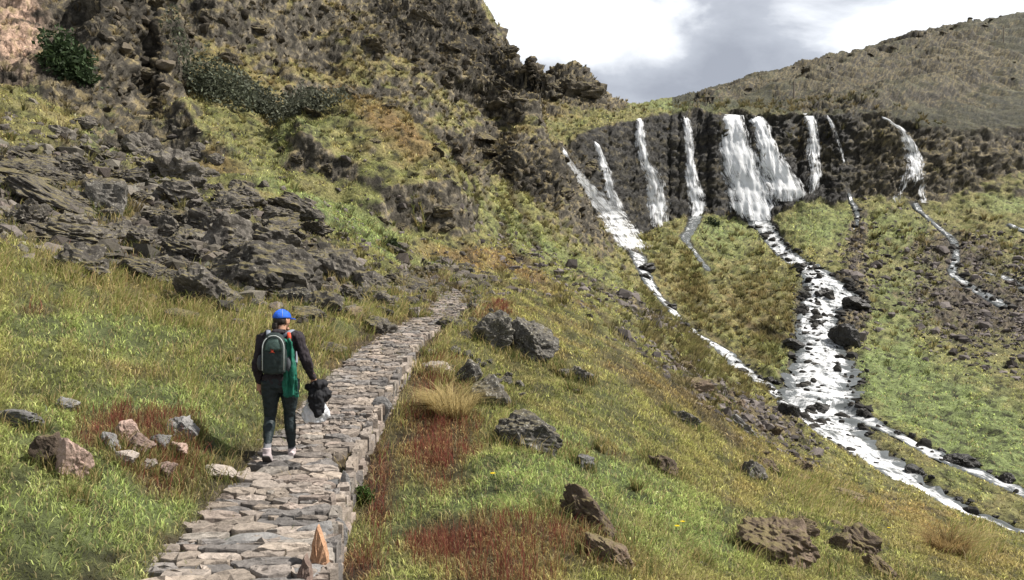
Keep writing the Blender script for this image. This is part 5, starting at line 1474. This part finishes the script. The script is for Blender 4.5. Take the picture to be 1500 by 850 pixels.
# ------------------------------------------------------------------ the walker
def simple_mat(name, c, rough=.8, noise=0.0, scale=30, spec=.3, trans=0.0):
    m, nt, b = material(name)
    b.inputs['Roughness'].default_value = rough; b.inputs['Specular IOR Level'].default_value = spec
    b.inputs['Base Color'].default_value = (*c, 1)
    if noise:
        co = N(nt, 'ShaderNodeTexCoord'); n1 = N(nt, 'ShaderNodeTexNoise', i_Scale=scale, i_Detail=4.0)
        nt.links.new(co.outputs['Object'], n1.inputs['Vector'])
        mr = N(nt, 'ShaderNodeMapRange', i_1=.3, i_2=.7, i_3=1 - noise, i_4=1 + noise); nt.links.new(n1.outputs['Fac'], mr.inputs[0])
        sc = N(nt, 'ShaderNodeVectorMath', operation='SCALE'); sc.inputs[0].default_value = c
        nt.links.new(mr.outputs[0], sc.inputs['Scale']); nt.links.new(sc.outputs[0], b.inputs['Base Color'])
        bp = N(nt, 'ShaderNodeBump', i_Strength=.4, i_Distance=.01); nt.links.new(n1.outputs['Fac'], bp.inputs['Height']); nt.links.new(bp.outputs[0], b.inputs['Normal'])
    if trans: b.inputs['Transmission Weight'].default_value = trans
    return m
SKIN = simple_mat('skin', (.42,.23,.15), .55, .08)
BLACKC = simple_mat('plum_black_cloth', (.022,.017,.020), .85, .3)
LEG = simple_mat('dark_leggings', (.012,.020,.022), .6, .2)
SOCK = simple_mat('grey_sock', (.16,.16,.17), .9, .3)
SHOE = simple_mat('shoe_fabric', (.42,.36,.36), .8, .25)
SOLE = simple_mat('shoe_sole', (.05,.045,.042), .8)
SOLEW = simple_mat('shoe_rim', (.62,.58,.55), .7)
HAIR = simple_mat('dark_hair', (.022,.014,.010), .5, .4, 60)
CAPB = simple_mat('blue_cap_cloth', (.022,.105,.52), .8, .3, 40)
PACKG = simple_mat('pack_cloth', (.018,.028,.026), .7, .25)
PACKL = simple_mat('pack_panel', (.11,.17,.15), .7, .2)
PIPE = simple_mat('reflective_piping', (.42,.45,.43), .5)
STRAPM = simple_mat('pack_strap', (.20,.22,.26), .7)
REDM = simple_mat('red_emblem', (.55,.07,.03), .6)
TEAL = simple_mat('teal_green_cloth', (.010,.105,.068), .75, .35, 14)
BAGM = simple_mat('white_plastic', (.75,.76,.78), .35, .1, 20, .5, .25)
BLK = simple_mat('black_cloth', (.010,.010,.012), .8, .3)
GREYP = simple_mat('grey_mesh_pocket', (.05,.055,.06), .8, .2)

def tube(bm, pts, nseg=16, cap=True):
    """pts rows: x, y, z, half width across, half depth; rings follow the line"""
    P = np.array([p[:3] for p in pts], float); Rx = [p[3] for p in pts]; Ry = [p[4] if len(p) > 4 else p[3] for p in pts]
    T = np.gradient(P, axis=0); T /= np.linalg.norm(T, axis=1)[:, None]
    rings = []
    for i in range(len(P)):
        t = T[i]
        ref = np.array([1.0, 0, 0]) if abs(t[0]) < .85 else np.array([0, 0, 1.0])
        a = ref - t * (ref @ t); a /= np.linalg.norm(a); b = np.cross(t, a)
        rings.append([bm.verts.new(P[i] + a * math.cos(u) * Rx[i] + b * math.sin(u) * Ry[i]) for u in np.linspace(0, 2 * math.pi, nseg, endpoint=False)])
    for i in range(len(rings) - 1):
        for j in range(nseg):
            bm.faces.new([rings[i][j], rings[i][(j+1) % nseg], rings[i+1][(j+1) % nseg], rings[i+1][j]])
    if cap:
        bm.faces.new(list(reversed(rings[0]))); bm.faces.new(rings[-1])
def ball(bm, c, r, seg=20):
    q = bmesh.ops.create_uvsphere(bm, u_segments=seg, v_segments=seg // 2 + 2, radius=1)
    for v in q['verts']: v.co = Vector((v.co.x * r[0] + c[0], v.co.y * r[1] + c[1], v.co.z * r[2] + c[2]))
    return q['verts']
def fuse(name, bm, mat, parent, voxel=.006, smooth_it=4, disp=None, **props):
    """one continuous skin over overlapping shapes"""
    bmesh.ops.recalc_face_normals(bm, faces=bm.faces)
    me = bpy.data.meshes.new('tmp'); bm.to_mesh(me); bm.free()
    o = bpy.data.objects.new('tmp', me); COL.objects.link(o)
    md = o.modifiers.new('r', 'REMESH'); md.mode = 'VOXEL'; md.voxel_size = voxel
    if smooth_it:
        ms = o.modifiers.new('s', 'SMOOTH'); ms.factor = .5; ms.iterations = smooth_it
    bpy.context.view_layer.update()
    dg = bpy.context.evaluated_depsgraph_get()
    m2 = bpy.data.meshes.new_from_object(o.evaluated_get(dg))
    bpy.data.objects.remove(o); bpy.data.meshes.remove(me)
    m2.name = name
    if disp:
        co = np.empty(len(m2.vertices) * 3, np.float32); m2.vertices.foreach_get('co', co); co = co.reshape(-1, 3)
        no = np.empty(len(m2.vertices) * 3, np.float32); m2.vertices.foreach_get('normal', no); no = no.reshape(-1, 3)
        co = co + no * (disp[0] * fbm(co[:, 0] * disp[1], co[:, 1] * disp[1], co[:, 2] * disp[1] * disp[2], 3))[:, None]
        m2.vertices.foreach_set('co', np.ascontiguousarray(co, np.float32).ravel()); m2.update()
    m2.polygons.foreach_set('use_smooth', [True] * len(m2.polygons))
    return link(name, m2, mat, parent, **props)

WPOS, _ = at(411, 683)
WYAW = math.radians(9)
def wroot(name, label, cat):
    o = bpy.data.objects.new(name, None); COL.objects.link(o)
    o.location = (WPOS[0], WPOS[1], WPOS[2] + .035); o.rotation_euler = (0, 0, WYAW); o.scale = (1.055,) * 3; o['label'] = label; o['category'] = cat
    return o
man = wroot('person', 'walker seen from behind in blue cap, black top and dark leggings on the path', 'person')
# joints (x to the walker's right, y ahead)
HIP = {-1: (-.095, 0, .87), 1: (.095, 0, .87)}
KNEE = {-1: (-.115, .03, .475), 1: (.085, .09, .485)}
ANK = {-1: (-.115, -.19, .175), 1: (.105, .13, .085)}
SHO = {-1: (-.175, -.005, 1.355), 1: (.175, .0, 1.355)}
ELB = {-1: (-.235, -.06, 1.09), 1: (.275, -.05, 1.10)}
WRI = {-1: (-.225, .05, .865), 1: (.335, .10, .895)}
HC = np.array((.012, .035, 1.535))
def lerp(a, b, u): return tuple(a[i] + (b[i] - a[i]) * u for i in range(3))
def leg_pts(s, k=1.0, top=True, end=1.0):
    h, kn, an = HIP[s], KNEE[s], ANK[s]
    o = [(*lerp(h, kn, u), r * k, r2 * k) for u, r, r2 in ((-.05,.092,.105),(.12,.090,.100),(.35,.080,.088),(.65,.064,.068),(.9,.053,.056),(1.0,.051,.054))]
    mid_ = lerp(kn, an, .3)
    back = (mid_[0], mid_[1] - .018, mid_[2])
    o += [(*back, .053 * k, .058 * k), (*lerp(kn, an, .55), .043 * k, .046 * k), (*lerp(kn, an, .85), .033 * k, .036 * k)]
    if end >= 1: o.append((*an, .033 * k, .036 * k))
    return o
def arm_pts(s, k=1.0, end=1.0):
    a, e, w = SHO[s], ELB[s], WRI[s]
    o = [(*a, .052*k, .055*k), (*lerp(a, e, .3), .047*k, .05*k), (*lerp(a, e, .75), .040*k, .042*k), (*e, .038*k, .040*k), (*lerp(e, w, .3), .038*k, .039*k), (*lerp(e, w, .7), .030*k, .031*k), (*lerp(e, w, end), .025*k, .028*k)]
    return o
# body: head with a face, neck, trunk, limbs, hands with five fingers
bm = bmesh.new()
HY = math.radians(-42)      # head turned to the right
ch, sh = math.cos(HY), math.sin(HY)
def hp(x, y, z): return (HC[0] + x * ch - y * sh, HC[1] + x * sh + y * ch, HC[2] + z)
vs_ = ball(bm, (0, 0, 0), (.073, .092, .108))
for v in vs_:
    x, y, z = v.co
    if z < -.03: x *= .86; y *= .92
    if z < -.05 and y < 0: y *= .7
    v.co = hp(x, y, z)
tube(bm, [(*hp(0, .088, .012), .008), (*hp(0, .102, -.014), .012), (*hp(0, .090, -.026), .014)], 8)    # nose
tube(bm, [(*hp(-.022, .082, -.056), .006), (*hp(0, .090, -.056), .009), (*hp(.022, .082, -.056), .006)], 8)   # mouth
ball(bm, hp(0, .070, -.092), (.026, .022, .02), 10)                                                   # chin
for s in (-1, 1):
    ball(bm, hp(s * .030, .078, .010), (.013, .010, .010), 10)                                       # eyes
    q = ball(bm, hp(s * .074, -.004, -.006), (.010, .020, .032), 10)                                  # ears
tube(bm, [(.0, -.005, 1.36, .060, .055), (.002, .0, 1.42, .052, .052), (.008, .015, 1.50, .050, .052)], 16)
tube(bm, [(0, 0, .80, .12, .09), (0, -.005, .88, .155, .112), (0, -.01, .96, .150, .105), (0, .0, 1.06, .122, .088), (0, .0, 1.18, .138, .095), (0, -.005, 1.28, .158, .10), (0, -.005, 1.35, .165, .085), (0, -.004, 1.40, .09, .065)], 22)
for s in (-1, 1):
    tube(bm, leg_pts(s), 16)
    tube(bm, arm_pts(s), 14)
    # foot
    if s == -1: tube(bm, [(*ANK[s], .033), (ANK[s][0], ANK[s][1] + .05, .10, .034), (ANK[s][0], ANK[s][1] + .13, .035, .032), (ANK[s][0], ANK[s][1] + .19, .025, .026)], 12)
    else: tube(bm, [(ANK[s][0], ANK[s][1] - .04, .05, .030), (ANK[s][0], ANK[s][1] + .04, .055, .036), (ANK[s][0], ANK[s][1] + .13, .035, .036), (ANK[s][0], ANK[s][1] + .18, .028, .026)], 12)
    # hand
    w = np.array(WRI[s]); e = np.array(ELB[s]); dirn = (w - e) / np.linalg.norm(w - e)
    dn = dirn * .6 + np.array([0, .10, -.75]) if s == 1 else dirn * .5 + np.array([0, .0, -.8])
    dn /= np.linalg.norm(dn)
    across = np.array([.12, 1.0, 0.1]); across -= dn * (across @ dn); across /= np.linalg.norm(across)
    inw = np.cross(dn, across) ; inw *= -s * np.sign(inw[0])
    pc = w + dn * .045
    tube(bm, [(*(w - dn * .01), .026, .020), (*(w + dn * .03), .036, .016), (*(w + dn * .08), .040, .015), (*(w + dn * .092), .036, .012)], 12)
    curl = .95 if s == 1 else .35
    for fi_, (off, ln) in enumerate(((.030, .068), (.010, .076), (-.010, .071), (-.029, .056))):
        b0 = w + dn * .078 + across * off
        p1 = b0 + (dn * math.cos(curl * .5) + inw * math.sin(curl * .5)) * ln * .45
        p2 = p1 + (dn * math.cos(curl * 1.4) + inw * math.sin(curl * 1.4)) * ln * .32
        p3 = p2 + (dn * math.cos(curl * 2.2) + inw * math.sin(curl * 2.2)) * ln * .26
        tube(bm, [(*b0, .0088), (*p1, .0085), (*p2, .0078), (*p3, .0065)], 8)
    t0 = w + dn * .025 + across * .030
    t1 = t0 + (dn * .6 + across * .75 + inw * .25) * .034; t2 = t1 + (dn * .9 + across * .25 + inw * .35) * .030
    tube(bm, [(*(w + dn * .015 + across * .015), .012), (*t0, .012), (*t1, .0098), (*t2, .0078)], 8)
fuse('body', bm, SKIN, man, .0055, 3)
# clothes
bm = bmesh.new()
tube(bm, [(0, -.005, .855, .188, .138), (0, -.006, .93, .182, .130), (0, .0, 1.06, .145, .108), (0, .0, 1.18, .156, .112), (0, -.005, 1.28, .176, .116), (0, -.005, 1.35, .180, .10), (0, -.004, 1.395, .115, .08), (0, 0, 1.42, .072, .066)], 24)
for s in (-1, 1):
    ap = arm_pts(s, 1.36, .97); tube(bm, [(s * .10, 0, 1.372, .055, .06), (s * .15, 0, 1.365, .066, .068)] + ap[0:], 14); ball(bm, (SHO[s][0], SHO[s][1], SHO[s][2] - .004), (.070, .074, .066), 16)
tube(bm, [(-.09, -.045, 1.40, .03), (-.05, -.085, 1.415, .035), (0, -.098, 1.41, .04), (.05, -.085, 1.415, .035), (.09, -.045, 1.40, .03)], 12)   # folded hood
fuse('jacket', bm, BLACKC, man, .007, 3, (.016, 12, .7))
bm = bmesh.new()
tube(bm, [(0, 0, .78, .10, .085), (0, -.010, .84, .180, .132), (0, -.014, .90, .178, .128), (0, -.005, .97, .160, .114)], 22)
for s in (-1, 1): tube(bm, leg_pts(s, 1.2, end=.9), 16)
fuse('leggings', bm, LEG, man, .0065, 3, (.006, 16, 1.3))
for s in (-1, 1):
    bm = bmesh.new(); a = lerp(KNEE[s], ANK[s], .78); tube(bm, [(*a, .043), (*lerp(KNEE[s], ANK[s], .9), .041), (*ANK[s], .042)], 14)
    fuse('sock', bm, SOCK, man, .006, 2)
# shoes
def shoe(s, trailing):
    ax, ay, az = ANK[s]
    root = None
    bm = bmesh.new()
    if trailing:      # heel up, weight on the toes
        L_ = [(ax, ay - .035, az - .02, .040, .055), (ax, ay - .005, az - .045, .045, .058), (ax, ay + .06, az - .085, .047, .048), (ax, ay + .105, .045, .046, .036), (ax, ay + .165, .032, .036, .026)]
        tube(bm, [(ax, ay, az + .03, .044), (ax, ay, az - .03, .046)], 14)
    else:
        L_ = [(ax, ay - .085, .055, .034, .048), (ax, ay - .05, .058, .042, .055), (ax, ay + .03, .055, .044, .052), (ax, ay + .11, .042, .048, .040), (ax, ay + .175, .032, .036, .028)]
        tube(bm, [(ax, ay - .02, az + .045, .044), (ax, ay - .02, az - .02, .046)], 14)
    tube(bm, L_, 16)
    o = fuse('shoe', bm, SHOE, man, .006, 3)
    bm = bmesh.new()
    n_ = len(L_); T = np.gradient(np.array([l[:3] for l in L_]), axis=0)
    pts_ = []
    for i, l in enumerate(L_):
        t = T[i] / np.linalg.norm(T[i]); up = np.cross(np.array([1, 0, 0]), t)
        up = up if up[2] > 0 else -up
        q = np.array(l[:3]) - up * (l[4] * .86)
        pts_.append((*q, l[3] * 1.06, .013))
    t0 = np.array(pts_[0][:3]) - T[0] / np.linalg.norm(T[0]) * .02
    tube(bm, [(*t0, pts_[0][3] * .7, .012)] + pts_, 14)
    fuse('sole', bm, SOLE if trailing else SOLEW, o, .005, 2)
shoe(-1, True); shoe(1, False)
# hair and cap
bm = bmesh.new()
vs_ = ball(bm, (0, 0, 0), (.080, .098, .098))
for v in vs_:
    x, y, z = v.co
    if y > .01: y = .01 + (y - .01) * .1; x *= .98
    if z < -.045: x *= .8
    v.co = hp(x, y - .006, z)
tube(bm, [(*hp(0, -.085, -.03), .038), (*hp(0, -.098, -.075), .032), (*hp(.005, -.088, -.12), .022), (*hp(.005, -.083, -.15), .012)], 12)
fuse('hair', bm, HAIR, man, .006, 2, (.006, 30, .4))
bm = bmesh.new()
vs_ = ball(bm, (0, 0, 0), (.088, .106, .092), 28)
for v in list(vs_):
    v.co.z = max(v.co.z, -.004)
for v in vs_: v.co = hp(v.co.x, v.co.y - .004, v.co.z + .030)
cap_ = fuse('cap', bm, CAPB, man, .006, 2)
bm = bmesh.new()
g = []
for i, yv in enumerate((.075, .105, .135, .160, .172)):
    wv = (.080, .078, .066, .044, .012)[i]
    g.append([bm.verts.new(hp(xx * wv, yv, .030 - .018 * xx * xx - .10 * (yv - .075))) for xx in np.linspace(-1, 1, 9)])
for i in range(4):
    for j in range(8): bm.faces.new([g[i][j], g[i][j+1], g[i+1][j+1], g[i+1][j]])
r_ = bmesh.ops.solidify(bm, geom=bm.faces[:], thickness=.006)
bm_obj('bill', bm, CAPB, cap_, True)
bm = bmesh.new(); ball(bm, hp(0, -.004, .122), (.010, .010, .006), 8); bm_obj('button', bm, CAPB, cap_, True)
for k_ in range(6):      # pale stitched seams of the crown
    a_ = k_ * math.pi / 3 + .5
    bm = bmesh.new()
    tube(bm, [(*hp(math.cos(a_) * .0895 * math.cos(e_), math.sin(a_) * .1075 * math.cos(e_) - .004, .030 + .0935 * math.sin(e_)), .0016) for e_ in np.linspace(.1, 1.5, 9)], 6)
    bm_obj('seam', bm, PIPE if k_ % 2 else CAPB, cap_, True)

# the rucksack, worn low on the left
pk = wroot('backpack', 'small dark green backpack with pale arched piping worn by the walker', 'backpack')
PKX, PKY = -.035, -.215
bm = bmesh.new()
def pack_ring(z, w, d, n_=28):
    o = []
    for u in np.linspace(0, 2 * math.pi, n_, endpoint=False):
        c_, s_ = math.cos(u), math.sin(u)
        o.append(bm.verts.new((PKX + w * math.copysign(abs(c_) ** .55, c_), PKY + d * math.copysign(abs(s_) ** .6, s_), z)))
    return o
prof = [(.985, .10, .06), (1.0, .128, .082), (1.06, .138, .095), (1.16, .140, .10), (1.26, .134, .096), (1.34, .116, .084), (1.39, .086, .066), (1.415, .045, .04)]
rg_ = [pack_ring(a_, b_ * .93, c_ * .92) for a_, b_, c_ in prof]
for i in range(len(rg_) - 1):
    for j in range(28): bm.faces.new([rg_[i][j], rg_[i][(j+1) % 28], rg_[i+1][(j+1) % 28], rg_[i+1][j]])
bm.faces.new(list(reversed(rg_[0]))); bm.faces.new(rg_[-1])
fuse('pack_body', bm, PACKG, pk, .008, 3, (.006, 12, 1))
def arch(w, z0, z1, y, r, k=1.0):
    P_ = [(PKX - w, y, z0, r)]
    for u in np.linspace(0, math.pi, 15): P_.append((PKX - w * math.cos(u), y - .0 + .02 * (1 - math.sin(u)) * 0, z1 + (w * 1.15) * math.sin(u), r))
    P_.append((PKX + w, y, z0, r))
    return P_
bm = bmesh.new(); tube(bm, [(p_[0], PKY - .104 + .035 * max(0, (p_[2] - 1.28) / .12) ** 2 + .012 * abs(p_[0] - PKX) / .11, p_[2], .0052) for p_ in arch(.108, 1.03, 1.265, 0, .006)], 8)
bm_obj('piping', bm, PIPE, pk, True)
bm = bmesh.new()        # paler upper panel
g = []
for z in np.linspace(1.235, 1.365, 7):
    wz = .088 * math.sqrt(max(.05, 1 - ((z - 1.235) / .145) ** 2))
    g.append([bm.verts.new((PKX + wz * xx, PKY - .108 + .03 * max(0, (z - 1.28) / .12) ** 2 + .012 * xx * xx, z)) for xx in np.linspace(-1, 1, 9)])
for i in range(6):
    for j in range(8): bm.faces.new([g[i][j], g[i][j+1], g[i+1][j+1], g[i+1][j]])
bmesh.ops.solidify(bm, geom=bm.faces[:], thickness=-.012)
bm_obj('top_panel', bm, PACKL, pk, True)
bm = bmesh.new()        # red flame-like emblem
v = [bm.verts.new((PKX - .01 + x * .034, PKY - .117 + .004 * abs(x), 1.225 + z * .03)) for x, z in ((-1, -.5), (-.25, -.1), (-.35, 1.1), (.15, .3), (.5, .9), (.45, .0), (1, -.5), (0, -.25))]
bm.faces.new(v); bmesh.ops.solidify(bm, geom=bm.faces[:], thickness=.004); bm_obj('emblem', bm, REDM, pk)
bm = bmesh.new(); ball(bm, (PKX - .145, PKY + .02, 1.10), (.035, .06, .085), 14); bm_obj('side_pocket', bm, GREYP, pk, True)
bm = bmesh.new(); ball(bm, (PKX + .14, PKY + .02, 1.08), (.04, .06, .09), 14); bm_obj('side_pocket', bm, GREYP, pk, True)
for s in (-1, 1):
    bm = bmesh.new()
    tube(bm, [(PKX + s * .075, -.13, 1.37, .022, .009), (s * .115, -.085, 1.425, .024, .009), (s * .125, -.01, 1.432, .025, .009), (s * .125, .075, 1.37, .025, .009), (s * .13, .118, 1.25, .025, .009), (s * .155, .08, 1.10, .018, .008), (s * .165, -.05, 1.04, .014, .006), (PKX + s * .12, -.15, 1.02, .014, .006)], 10)
    bm_obj('shoulder_strap', bm, STRAPM, pk, True)
bm = bmesh.new(); tube(bm, [(.098, -.125, 1.41, .018, .010), (.108, -.15, 1.375, .02, .010), (.112, -.165, 1.325, .018, .010)], 10)
bm_obj('red_tab', bm, REDM, pk, True)
# green garment hanging from the pack's right side
gj = wroot('green_jacket', 'teal green jacket hanging down from the right side of the backpack', 'jacket')
bm = bmesh.new()
g = []
for z in np.linspace(0, 1, 22):
    zz_ = 1.335 - .60 * z; wz = .036 + .040 * z ** .7; x0 = .105 + .022 * z
    g.append([bm.verts.new((x0 + wz * xx, -.245 + .075 * z + .016 * math.sin(xx * 7 + z * 3) + .012 * math.sin(z * 9), zz_ + .012 * math.sin(xx * 5))) for xx in np.linspace(-1, 1, 19)])
bk = [[bm.verts.new(v_.co + Vector((0, .034, 0))) for v_ in row] for row in g]
for i in range(21):
    for j in range(18):
        bm.faces.new([g[i][j], g[i][j+1], g[i+1][j+1], g[i+1][j]]); bm.faces.new([bk[i][j], bk[i+1][j], bk[i+1][j+1], bk[i][j+1]])
    for j in (0, 18): bm.faces.new([g[i][j], g[i+1][j], bk[i+1][j], bk[i][j]])
for i in (0, 21):
    for j in range(18): bm.faces.new([g[i][j], g[i][j+1], bk[i][j+1], bk[i][j]])
fuse('cloth', bm, TEAL, gj, .006, 2, (.022, 16, .3))
# things in the right hand
HR = np.array(WRI[1]) + np.array([.012, .03, -.075]); HS = 1.22
def grow(bm):
    for v_ in bm.verts: v_.co = Vector(HR) + (v_.co - Vector(HR)) * HS
bg_ = wroot('plastic_bag', 'white plastic bag carried low in the walker right hand', 'bag')
bm = bmesh.new()
q = ball(bm, (0, 0, 0), (1, 1, 1), 24)
for v in q:
    x, y, z = v.co
    fl_ = 1 + .35 * (z < 0) * abs(z)
    v.co = (HR[0] + .005 + x * .115 * fl_ * (1 - .45 * max(0, z)), HR[1] + .02 + y * .055, HR[2] - .23 + (max(z, -.72)) * .15)
tube(bm, [(HR[0] - .01, HR[1] + .01, HR[2] + .015, .012), (HR[0], HR[1] + .015, HR[2] - .06, .02), (HR[0], HR[1] + .02, HR[2] - .13, .035)], 10)
grow(bm); fuse('plastic', bm, BAGM, bg_, .007, 1, (.022, 13, .8))
jk = wroot('black_garment', 'bunched black garment held over the white bag in the right hand', 'garment')
bm = bmesh.new()
ball(bm, (HR[0] + .035, HR[1] - .005, HR[2] - .01), (.075, .06, .055), 16); ball(bm, (HR[0] + .075, HR[1], HR[2] - .09), (.085, .06, .075), 16)
ball(bm, (HR[0] + .01, HR[1] - .03, HR[2] - .10), (.07, .05, .09), 16); ball(bm, (HR[0] - .06, HR[1], HR[2] - .02), (.04, .035, .04), 12)
tube(bm, [(HR[0] + .03, HR[1] - .045, HR[2] - .06, .05, .03), (HR[0] + .015, HR[1] - .055, HR[2] - .17, .06, .03), (HR[0] + .055, HR[1] - .06, HR[2] - .27, .045, .02)], 12)
grow(bm); fuse('cloth', bm, BLK, jk, .007, 2, (.026, 11, .8))
